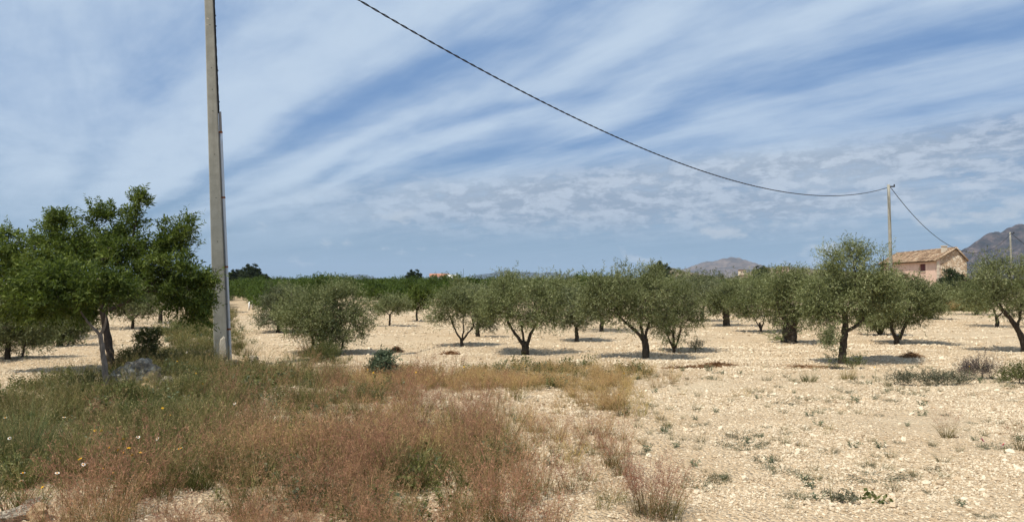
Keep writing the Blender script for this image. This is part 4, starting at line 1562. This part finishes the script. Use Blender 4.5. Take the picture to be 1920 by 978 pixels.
# ------------------------------------------------------------------ grasses
def blades(mb, rg, n, r0, h0, h1, w, lean, seg=3, a0=0.0, a1=.62, curve=.35):
    tips = []
    for _ in range(n):
        an = rg.random() * 6.28
        rr = r0 * math.sqrt(rg.random())
        b = np.array([math.cos(an) * rr, math.sin(an) * rr, -.02])
        dirn = an + rg.normal(0, .6)
        ho = np.array([math.cos(dirn), math.sin(dirn), 0])
        h = h0 + (h1 - h0) * rg.random()
        ln = lean * (.3 + rg.random())
        u = np.linspace(0, 1, seg + 1)
        pts = b + np.outer(u * h, [0, 0, 1]) + np.outer((ln * u + curve * lean * u ** 2) * h, ho)
        pts[:, 2] -= .25 * ln * h * u ** 2
        fa = rg.random() * 6.28
        sd = np.array([math.cos(fa), math.sin(fa), 0])
        ww = w * (1 - u * .85) * (.7 + .6 * rg.random())
        V = np.stack([pts - sd * ww[:, None] / 2, pts + sd * ww[:, None] / 2], 1).reshape(-1, 3)
        Q = [(2 * i, 2 * i + 1, 2 * i + 3, 2 * i + 2) for i in range(seg)]
        mb.add(V, Q, None, np.repeat(a0 + (a1 - a0) * u, 2))
        tips.append(pts)
    return tips


def plume(mb, rg, pts, n, l, w, start=.5):
    """fine branchlets with seeds on the upper part of a stem"""
    seg = len(pts) - 1
    V, T, A = [], [], []
    for k in range(n):
        u = start + (1 - start) * rg.random()
        f = u * seg
        i = min(int(f), seg - 1)
        p = pts[i] + (pts[i + 1] - pts[i]) * (f - i)
        d = unit(pts[-1] - pts[-2])
        dv = unit(d * .8 + rg.normal(0, .55, 3))
        L = l * (1.25 - u) * (.6 + .8 * rg.random())
        sd = unit(np.cross(dv, rg.normal(0, 1, 3)))
        b = len(V)
        V += [p - sd * w * .4, p + sd * w * .4, p + dv * L]
        T.append((b, b + 1, b + 2))
        A += [.8, .8, 1.0]
        q = p + dv * L * .8                                     # a spikelet
        V += [q - sd * w, q + sd * w, q + dv * .014]
        T.append((b + 3, b + 4, b + 5))
        A += [1, 1, 1]
    mb.add(V, None, T, np.array(A))


def proto_red(seed):
    rg = np.random.default_rng(seed)
    mb = MB()
    blades(mb, rg, 26, .07, .10, .24, .0042, .35, 3, 0, .35)
    tips = blades(mb, rg, 22, .07, .26, .58, .0028, .36, 4, .1, .75)
    for p_ in tips:
        plume(mb, rg, p_, 11, .085, .0024, .48)
    return mb.mesh('red_wisp', M_RED)


def proto_green(seed, mat=M_GREEN, h=.34, n=70, lean=.45, w=.0045, heads=True):
    rg = np.random.default_rng(seed)
    mb = MB()
    tips = blades(mb, rg, n, .075, h * .4, h, w, lean, 3, 0, .7)
    if heads:
        for p_ in tips[: n // 4]:
            plume(mb, rg, p_, 5, .03, .002, .75)
    return mb.mesh('grass_tuft', mat)


def proto_gold(seed):
    rg = np.random.default_rng(seed)
    mb = MB()
    blades(mb, rg, 28, .08, .06, .16, .004, .4, 3, 0, .5)
    tips = blades(mb, rg, 26, .07, .14, .32, .0022, .35, 3, .3, .8)
    for p_ in tips:
        plume(mb, rg, p_, 8, .035, .0028, .6)
    return mb.mesh('golden_tuft', M_GOLD)


def forb_mesh(seed, mat, h=.22, stems=9, per=9, leaf=(.045, .018), lean=.5, spread=.7):
    rg = np.random.default_rng(seed)
    mb = MB()
    tips = blades(mb, rg, stems, .05, h * .6, h, .004, lean, 3, .1, .4)
    for p_ in tips:
        tp = np.array([p_[0] * .6 + p_[1] * .4])
        dv = unit(np.array([p_[-1] - p_[0]]))
        V, Q, v = leaves(tp, dv, np.array([np.linalg.norm(p_[-1] - p_[0]) * .9]), per, leaf[0], leaf[1], spread, .1, rg, np.zeros(1))
        mb.add(V, Q, None, v)
    return mb.mesh('leafy_weed', mat)


REDP = [proto_red(500 + k) for k in range(6)]
GREENP = [proto_green(520 + k) for k in range(5)]
GOLDP = [proto_gold(540 + k) for k in range(5)]
DARKP = [proto_green(560 + k, M_DARKTUFT, .22, 60, .6, .004, False) for k in range(4)]
FORBP = [forb_mesh(580 + k, M_BUSH) for k in range(4)] + [forb_mesh(590 + k, M_BLUEBUSH, .16) for k in range(2)]
MATP = [forb_mesh(600 + k, M_MAT, .085, 46, 9, (.017, .006), 1.5) for k in range(4)]


def sow(name, label, cat, els, n, d0, d1, protos, s0, s1, bare=True, power=.5, seed=40):
    x, y = frustum_points(n, d0, d1, power)
    px, py = pix(np.stack([x, y, np.zeros(n)], -1))
    z = zone(px, py, els)
    if bare:
        z = z * (1 - .9 * zone(px, py, BARE))
    cl = fbm(x * 1.5, y * 1.5, seed, 3)
    keep = RNG.random(n) < z * np.clip((cl - .40) * 5.5, .03, 1)
    x, y = x[keep], y[keep]
    m = len(x)
    s = s0 + (s1 - s0) * np.clip(RNG.normal(.5, .25, m), 0, 1) * (.45 + 1.1 * fbm(x * 1.2, y * 1.2, seed + 5, 2))
    rot = np.stack([RNG.normal(0, .12, m), RNG.normal(0, .12, m), RNG.random(m) * 6.28], -1)
    print(name, m)
    return scatter(name, label, cat, np.stack([x, y, height(x, y)], -1), rot, np.stack([s, s, s * RNG.uniform(.85, 1.15, m)], -1), RNG.integers(0, len(protos), m), protos)


sow('red_grass', 'wispy reddish brown grass filling the foreground verge', 'grass', RED, 9000, 5.2, 20, REDP, .36, 1.25, seed=40)
sow('green_grass', 'olive green grass of the verge around the pole and almond', 'grass', GREEN, 30000, 5.2, 50, GREENP, .5, 1.75, seed=44)
sow('golden_grass', 'low golden dry grass in a strip before the olive field', 'grass', GOLD, 16000, 8, 18, GOLDP, .6, 1.2, seed=48)
sow('green_weeds', 'low green weeds mixed through the verge grass', 'weeds', GREEN + LUSH + [(960, 712, 240, 20, .25)], 14000, 5.2, 30, FORBP, .55, 1.6, seed=52)
x_, y_ = RNG.uniform(1735, 1850, 500), RNG.uniform(573, 584, 500)
p_ = np.array([G(a, b) for a, b in zip(x_, y_)])
p_[:, 2] = height(p_[:, 0], p_[:, 1])
scatter('dry_grass_strip', 'strip of dry brown grass at the field edge below the house', 'grass', p_, np.stack([0 * x_, 0 * x_, x_], -1), RNG.uniform(1.6, 2.6, (500, 1)) * np.ones((1, 3)), RNG.integers(0, 5, 500), GREENP[:3] + GOLDP[:2])
sow('sparse_dry_grass', 'sparse dry stalks thinning out over the gravel', 'grass', [(1000, 850, 330, 170, .35), (1330, 720, 150, 40, .25), (1150, 800, 130, 60, .3)], 3600, 5.4, 18, GOLDP + REDP[:2], .25, .6, seed=56)
sow('tiny_weeds', 'tiny grey-green weeds dotted thinly over the open gravel', 'weeds', [(1500, 800, 560, 200, .28), (1750, 715, 200, 30, .9), (1290, 715, 90, 25, .7), (1870, 720, 70, 25, .9)], 4200, 5.4, 18, MATP[:1] + DARKP + FORBP[4:], .35, .8, seed=60)


# ---- single tufts and weeds one can point at
def tuft(name, label, cat, xy, me, s, group=None, rz=None):
    b = Gh(*xy)
    o = obj(name, me)
    o.location = [float(v) for v in b]
    o.rotation_euler = (0, 0, (xy[0] * 1.7) % 6.28 if rz is None else rz)
    o.scale = (s, s, s) if np.isscalar(s) else s
    return tag(o, label, cat, group)


BIGRED = None


def big_tuft(seed, mat, nb, h, lean, w, np_, pl, r0=.12):
    rg = np.random.default_rng(seed)
    mb = MB()
    blades(mb, rg, nb, r0, h * .25, h * .6, w, lean, 3, 0, .4)
    tips = blades(mb, rg, nb // 2, r0 * .8, h * .55, h, w * .55, lean * .8, 4, .1, .75)
    for p_ in tips:
        plume(mb, rg, p_, np_, pl, .0026, .42)
    return mb.mesh('tuft', mat)


tuft('grass_tuft', 'large feathery red tuft, green at its foot, at the edge of the gravel', 'grass tuft', (1222, 968), big_tuft(701, M_RED, 190, .62, .34, .0040, 20, .09, .19), 1.0)
tuft('grass_tuft', 'tall blue-green bunch of grass at the left edge of the picture', 'grass tuft', (45, 872), big_tuft(702, M_TALL, 230, 1.0, .34, .0075, 2, .03, .26), 1.0)
tuft('grass_tuft', 'green bunch grass with curved blades at the bottom of the verge', 'grass tuft', (872, 968), big_tuft(703, M_GREEN, 130, .30, .5, .0045, 2, .04, .12), 1.0)
tuft('grass_tuft', 'bright green grass clump at the bottom left of the red grass', 'grass tuft', (712, 985), big_tuft(704, M_GREEN, 120, .32, .4, .0045, 2, .04, .14), 1.0)
tuft('grass_tuft', 'thin fan of straw stalks spreading from one root on the bare gravel', 'grass tuft', (1775, 827), big_tuft(705, M_RED, 60, .55, .55, .0048, 9, .06, .05), .95)
tuft('grass_tuft', 'fan of pale stalks cut by the right picture edge', 'grass tuft', (1916, 852), big_tuft(706, M_RED, 60, .58, .5, .0048, 9, .06, .06), 1.0)
tuft('grass_tuft', 'brown-green tuft just left of the large feathery red one', 'grass tuft', (1075, 925), big_tuft(707, M_RED, 90, .42, .45, .0042, 9, .06, .13), 1.0)
tuft('grass_tuft', 'spiky green tuft with a few long stalks at the gravel edge', 'grass tuft', (1168, 782), big_tuft(708, M_GREEN, 80, .42, .5, .0055, 2, .03, .09), 1.0)
tuft('grass_tuft', 'rounded yellowish tuft in front of the tallest olive', 'grass tuft', (1590, 712), big_tuft(709, M_GOLD, 110, .42, .35, .006, 2, .04, .14), 1.0)
tuft('grass_tuft', 'dark green tuft left of the yellowish one before the tallest olive', 'grass tuft', (1516, 721), big_tuft(710, M_GREEN, 110, .33, .45, .006, 1, .03, .13), 1.0)
tuft('grass_tuft', 'dense round grass tuft on the gravel right of the feathery red one', 'grass tuft', (1348, 900), big_tuft(711, M_DARKTUFT, 130, .17, .75, .0045, 1, .02, .11), 1.0)
tuft('grass_tuft', 'reddish feathery tuft between the green bunch and the large red one', 'grass tuft', (985, 955), big_tuft(715, M_RED, 80, .50, .42, .0042, 12, .08, .13), 1.0)
tuft('grass_tuft', 'tall reddish clump standing up in the middle of the red grass', 'grass tuft', (905, 855), big_tuft(716, M_RED, 140, .62, .3, .0042, 14, .08, .2), 1.0)
tuft('grass_tuft', 'low brown tuft touching the left side of the large feathery red one', 'grass tuft', (1150, 945), big_tuft(717, M_RED, 70, .36, .45, .0042, 10, .07, .12), 1.0)
tuft('leafy_weed', 'rosette of upright grey-green leaves low on the gravel', 'weed', (1582, 942), forb_mesh(712, M_MAT, .13, 26, 10, (.045, .012), .9), 1.0)
tuft('leafy_weed', 'small broad-leaved green weed beside the grey-green rosette', 'weed', (1632, 940), forb_mesh(713, M_BUSH, .10, 8, 7, (.06, .035), 1.2), 1.0)
tuft('leafy_weed', 'tall thin single stalk beside the grey-green rosette', 'weed', (1561, 945), big_tuft(714, M_GREEN, 4, .62, .08, .005, 3, .03, .01), 1.0)
for xy, s, lab in (((1437, 716), 1.3, 'low leafy weed among the first tufts of the gravel strip'), ((1475, 708), 1.0, 'brownish low weed near the pile of dry brown cuttings'),
                   ((1408, 738), 1.1, 'round dark tuft left of its twin below the brown cuttings'), ((1426, 737), .9, 'round dark tuft right of its twin below the brown cuttings'),
                   ((1517, 755), .9, 'small dark tuft alone below the dark green tuft'), ((1537, 780), .8, 'tiny dark tuft with two thin stalks in the middle of the gravel'), ((1767, 872), .85, 'small brown-green tuft below the fan of straw stalks'),
                   ((1551, 818), .7, 'little golden tuft in the centre of the bare gravel')):
    tuft('grass_tuft', lab, 'grass tuft', xy, (GOLDP[0] if 'golden' in lab else DARKP[int(xy[0]) % 4]), s * .8, 'small tufts on the gravel')
for xy, s, lab in (((1395, 818), (2.4, 1.2, 1), 'flat grey-green mat plant with an upper strip on the gravel'), ((1400, 842), (2.0, 1.2, 1.4), 'ragged mat plant right below the flat strip'), ((1428, 865), (1.2, 1, 1), 'small grey cushion below the ragged mat plant'),
                   ((1466, 885), (1.5, 1, 1), 'grey mat plant right of the dense round tuft'), ((1642, 900), (2.6, 1.4, 1), 'wide dark green mat plant in the right gravel'), ((1480, 758), (2.0, 1.2, 1), 'pair of joined grey mats left of the small dark tuft'),
                   ((1582, 738), (2.0, 1, 1), 'flat grey mat below the yellowish tuft'), ((1604, 720), (1.8, 1, 1), 'flat green mat right of the yellowish tuft'), ((1307, 908), (1.6, 1.2, 1.3), 'grey cushion touching the feathery red tuft'),
                   ((1495, 935), (1.2, 1, .8), 'small grey mat between the round tuft and the rosette'), ((1860, 848), (1.7, 1, 1), 'grey mat under the pink flowers')):
    tuft('mat_plant', lab, 'mat plant', xy, MATP[int(xy[0]) % 4], tuple(1.05 * v for v in s), 'grey mat plants on the gravel')


# ---- shrubs
def shrub(name, label, cat, base_px, ells_px, mat, seed, clumps, twigs, per, leaf, twig=.12, clump_r=.07, spread=.55, up=.7, bark=None, depth=.9):
    return tree(name, label, cat, base_px, ells_px, [((base_px, (base_px[0], base_px[1] - max(5, (base_px[1] - ells_px[0][1]) * .6))), .016, .008)], None, mat, bark or M_BARK_DARK, seed, clumps, twigs, per, leaf, twig, clump_r, depth, spread, .1, up, 2.0, None, .005)


shrub('shrub', 'bushy blue-green shrub between the red grass and the stony field', 'shrub', (719, 712), [(719, 687, 19, 24), (708, 695, 12, 14), (731, 692, 12, 16)], M_BLUEBUSH, 801, 46, 10, 8, (.055, .026))
shrub('shrub', 'glossy green suckering bush between the almond trunk and the pole', 'shrub', (262, 695), [(278, 648, 16, 34), (262, 670, 30, 18), (240, 676, 16, 14), (290, 625, 10, 14)], M_BUSH, 802, 75, 10, 7, (.05, .026), clump_r=.06)
shrub('shrub', 'dark rounded bush low in the grass right of the boulder', 'shrub', (420, 725), [(418, 710, 16, 15), (405, 718, 14, 9)], M_BUSH, 803, 24, 10, 8, (.03, .012))
shrub('shrub', 'leafy green weed bush in front of the boulder', 'shrub', (240, 765), [(243, 750, 20, 12), (238, 735, 6, 12)], M_BUSH, 804, 30, 9, 7, (.045, .022))
shrub('shrub', 'bushy yellow-green broom below the boulder', 'shrub', (300, 800), [(280, 780, 44, 18), (335, 784, 34, 17), (245, 775, 26, 14)], M_GREEN if False else M_BUSH, 805, 80, 14, 8, (.03, .008), up=1.2)
shrub('shrub', 'green rounded bush at the foot of the slope right of the boulder', 'shrub', (362, 745), [(362, 728, 18, 15), (378, 735, 12, 10)], M_BUSH, 806, 30, 10, 8, (.032, .014))
shrub('heather_bush', 'dusky purple-brown thorny bush near the right picture edge', 'shrub', (1842, 712), [(1840, 692, 40, 17), (1868, 692, 18, 15), (1810, 700, 24, 9)], M_PURPLE, 807, 42, 13, 8, (.035, .007), up=.9, depth=.5)
shrub('shrub', 'dark green bush cut by the right picture edge', 'shrub', (1912, 722), [(1912, 702, 18, 19), (1895, 715, 12, 10)], M_BUSH, 808, 36, 11, 8, (.035, .014))
shrub('shrub', 'grey thorny weed with yellow specks beside the dusky bush', 'shrub', (1760, 722), [(1752, 714, 38, 8), (1700, 712, 26, 6), (1790, 716, 24, 7)], M_MAT, 809, 44, 10, 8, (.035, .014), depth=.5)
shrub('shrub', 'small pale weed cluster in the field right of the many-stemmed olive', 'shrub', (1304, 656), [(1304, 648, 14, 7)], M_MAT, 810, 16, 9, 8, (.04, .012))
shrub('shrub', 'suckers growing round the foot of the tallest olive', 'shrub', (1598, 690), [(1602, 678, 16, 9), (1565, 672, 10, 16), (1555, 640, 10, 26)], M_OLIVE, 811, 40, 9, 8, (.05, .014))
shrub('shrub', 'tall weedy grass clump at the foot of the broad bushy olive', 'shrub', (612, 690), [(612, 668, 28, 20), (590, 675, 18, 12)], M_BUSH, 812, 40, 12, 8, (.05, .008), up=1.5)
shrub('bramble', 'low green bramble trailing by the roadside under the pole', 'shrub', (340, 640), [(330, 618, 40, 14), (370, 630, 30, 14), (300, 640, 24, 12)], M_BUSH, 813, 70, 11, 8, (.045, .018))


# ---- dry heaps
def heap(label, xy, rx, ry, h, seed, n=420):
    rg = np.random.default_rng(seed)
    b = Gh(*xy)
    mb = MB()
    for _ in range(n):
        an, r = rg.random() * 6.28, rg.random() ** .8 * 1.3
        p = np.array([math.cos(an) * r * rx, math.sin(an) * r * ry, 0])
        p[2] = max(.03, 1 - r ** 2) * h * (.3 + .7 * rg.random())
        d = unit(rg.normal(0, 1, 3) * np.array([1, 1, .35]))
        L = .07 + .2 * rg.random()
        sd = unit(np.cross(d, rg.normal(0, 1, 3))) * (.003 + .005 * rg.random())
        q = p - d * L / 2
        q[2] = max(q[2], .0)
        e = p + d * L / 2
        e[2] = max(e[2], .0)
        mb.add([q - sd, q + sd, e + sd * .4, e - sd * .4], [(0, 1, 2, 3)], None, float(np.clip(rg.normal(.5, .25), 0, 1)))
    o = mb.build('dry_cuttings', M_DRY)
    o.location = [float(v) for v in b]
    return tag(o, label, 'brush pile', 'heaps of dry cuttings')


heap('small round heap of dry brown cuttings behind the blue-green shrub', (743, 657), .19, .15, .16, 901)
heap('long low heap of reddish dry cuttings on the open gravel', (1345, 687), .52, .16, .10, 902, 560)
heap('thin tail of dry cuttings left of the long reddish heap', (1285, 689), .45, .08, .04, 903, 300)
heap('brownish dry heap among the pale rubble right of the tallest olive', (1708, 674), .24, .12, .13, 904)
heap('dark dry heap in the field before the small forked olive', (845, 666), .22, .1, .08, 905)
heap('thin scatter of dry weeds in front of the tallest olive', (1505, 686), .9, .22, .04, 906, 420)


# ---- boulders and single stones
def rock(label, xy, sx, sy, sz, mat, seed, sub=4, group=None, dz=-.2):
    o = obj('boulder' if sx > .2 else 'stone', rock_mesh('rock', mat, seed, sub if sx > .2 else 3, 1.0, .45))
    for p_ in o.data.polygons:
        p_.use_smooth = False
    b = Gh(*xy)
    o.location = (float(b[0]), float(b[1]), float(b[2]) + sz * (1 + dz) * .45)
    o.rotation_euler = (0, 0, seed * 1.1)
    o.scale = (sx, sy, sz)
    return tag(o, label, 'boulder' if sx > .2 else 'stone', group)


rock('big grey weathered boulder at the foot of the almond trees', (250, 733), .56, .36, .37, M_ROCK, 31, 5)
rock('pale rounded stone leaning on the right of the big boulder', (287, 735), .19, .15, .24, M_TANROCK, 32)
rock('flat grey stone at the end of the row beside the boulder', (312, 738), .19, .14, .16, M_ROCK, 33)
rock('tan block lying in front of the big boulder', (276, 744), .17, .11, .12, M_TANROCK, 34)
rock('pale small stone between the slim trunk and the boulder', (222, 742), .10, .08, .09, M_TANROCK, 35)
rock('cream stone half buried in grass below the slim trunk', (182, 765), .16, .10, .08, M_TANROCK, 36)
rock('orange-tan stone at the bottom edge of the picture', (72, 974), .11, .10, .10, M_TANROCK, 37)
rock('grey stone at the bottom left corner of the picture', (28, 976), .16, .10, .08, M_ROCK, 38)
rock('grey lump among pebbles above the orange-tan stone', (62, 955), .09, .08, .07, M_ROCK, 39)
rock('flat tan stone at the foot of the pole', (440, 688), .20, .13, .05, M_TANROCK, 40)
rock('pale block right of the pole foot', (462, 684), .10, .10, .12, M_TANROCK, 41)
rock('larger pale block at the edge of the track by the pole', (474, 678), .14, .12, .13, M_ROCK, 42)
rock('small pale stone touching the steel pipe foot', (452, 692), .09, .07, .06, M_TANROCK, 43)
rock('white stone in the bare patch near the tall green bunch', (103, 828), .05, .04, .05, M_TANROCK, 44)


# ---- flowers
def petal_mesh(name, n, r, w, mat, z=0.0, cup=.15):
    mb = MB()
    for k in range(n):
        a = k * 2 * math.pi / n
        d = np.array([math.cos(a), math.sin(a), cup])
        s = np.array([-math.sin(a), math.cos(a), 0])
        mb.add([d * r * .15, d * r * .6 + s * w, d * r, d * r * .6 - s * w], [(0, 1, 2, 3)])
    return mb


M_PWHITE = plain('white_petal', (.80, .78, .72), .7, .05)
M_PYEL = plain('yellow_petal', (.80, .50, .02), .7, .1)
M_PORG = plain('orange_centre', (.72, .30, .015), .7, .1)
M_PPINK = plain('pink_petal', (.62, .18, .45), .7, .1)
M_PRED = plain('red_petal', (.50, .02, .015), .7, .1)
M_STEM = plain('flower_stem', (.10, .13, .04), .8, .1)


def flower_proto(kind):
    pet, cen, r = {'daisy': (M_PWHITE, M_PORG, .028), 'yellow': (M_PYEL, M_PORG, .026), 'orange': (M_PORG, M_PYEL, .028), 'pink': (M_PPINK, M_PRED, .042), 'poppy': (M_PRED, M_HOLE, .036)}[kind]
    n = {'daisy': 11, 'yellow': 10, 'orange': 9, 'pink': 5, 'poppy': 4}[kind]
    hs = .30 if kind not in ('pink',) else .10
    st = MB()
    st.tube([(0, 0, 0), (.01, .01, hs * .5), (.0, .0, hs)], .0028, 5)
    he = petal_mesh('petals', n, r, r * (.2 if n > 6 else .5), pet)
    ce = MB()
    ce.tube([(0, 0, .0), (0, 0, .008), (0, 0, .012)], [r * .42, r * .36, r * .12], 9)
    return hs, st.mesh('stem', M_STEM), he.mesh('petals', pet), ce.mesh('centre', cen)


FL = {k: flower_proto(k) for k in ('daisy', 'yellow', 'orange', 'pink', 'poppy')}


def flower(kind, xy, label, group, hgt=None, tilt=None):
    """xy: pixel of the flower head"""
    hs, st, pe, ce = FL[kind]
    h = hgt or hs
    hh = h * .93
    r = ray(*xy)
    k = (CAM_H - hh) / -r[2]
    g = r * k
    b = on(g[0], g[1])
    root = thing('wildflower', b, label, 'flower', group, xy[0] * .7)
    o = obj('stem', st, root)
    o.scale = (1, 1, h / hs)
    tl = RNG.normal(0, .35, 2) if tilt is None else tilt
    for nm, me in (('petals', pe), ('centre', ce)):
        c = obj(nm, me, root)
        c.location = (0, 0, h)
        c.rotation_euler = (.45 + tl[0], tl[1], 0)
        c.scale = (.8, .8, .8)
    return root


DAISY = 'white daisy with a yellow centre on a thin stem in the verge grass'
YEL = 'yellow wildflower on a thin stem in the verge grass'
LAND = [((45, 840), 'the tall grass bunch at the left edge'), ((90, 925), 'the bare pebbly corner at lower left'), ((225, 850), 'the middle of the left verge'), ((270, 720), 'the big grey boulder'),
        ((365, 675), 'the foot of the concrete pole'), ((310, 780), 'the broom below the boulder'), ((719, 700), 'the blue-green shrub'), ((985, 690), 'the weeds under the three-limbed olive'), ((1150, 710), 'the golden grass strip'), ((1800, 690), 'the dusky thorny bush')]
ORD = ['leftmost', 'second from the left', 'third from the left', 'fourth from the left', 'fifth from the left', 'sixth from the left', 'seventh from the left', 'eighth from the left', 'ninth from the left', 'tenth from the left', 'eleventh from the left', 'twelfth from the left']


def flower_patch(kind, what, spots, group):
    by = {}
    for xy in spots:
        k = min(range(len(LAND)), key=lambda i: (LAND[i][0][0] - xy[0]) ** 2 + (LAND[i][0][1] - xy[1]) ** 2)
        by.setdefault(k, []).append(xy)
    for k, L in by.items():
        for i, xy in enumerate(sorted(L)):
            flower(kind, xy, '%s by %s%s' % (what, LAND[k][1], '' if len(L) == 1 else ', ' + ORD[i]), group)


flower_patch('daisy', 'white daisy', ((43, 890), (40, 908), (10, 782), (18, 822), (220, 817), (213, 892), (204, 902), (193, 886), (156, 878), (165, 877), (107, 893), (259, 823), (295, 830), (250, 899), (275, 720), (350, 680), (375, 690), (120, 780), (335, 850), (340, 848), (355, 660), (372, 665), (390, 672), (345, 700), (440, 760), (320, 782), (300, 787)), 'daisies of the verge')
flower_patch('yellow', 'yellow flower', ((232, 857), (222, 850), (241, 847), (264, 858), (248, 862), (150, 868), (178, 806), (190, 806), (205, 843), (305, 770), (352, 772), (380, 728), (700, 700), (690, 692), (870, 690), (780, 702), (985, 685), (1170, 700), (1160, 745), (1640, 697 - 5), (1840, 684), (1818, 690), (1100, 690)), 'yellow flowers of the verge')
for xy, lab in (((231, 826), 'orange flower in the middle of the left verge grass'), ((332, 696), 'orange flower in the grass above the boulder'), ((80, 918), 'orange-yellow flower over the pebbles at the bottom left'), ((368, 711), 'small orange flower right of the boulder')):
    flower('orange', xy, lab, 'orange flowers of the verge')
flower('poppy', (34, 813), 'single red poppy in the tall grass bunch at the left edge', None)
flower('pink', (1842, 834), 'upper pink mallow flower on the gravel at right', 'pink flowers', tilt=(.6, .1))
flower('pink', (1882, 847), 'lower pink mallow flower beside the grey mat plant', 'pink flowers', tilt=(.5, -.2))
print('objects', len(bpy.data.objects))
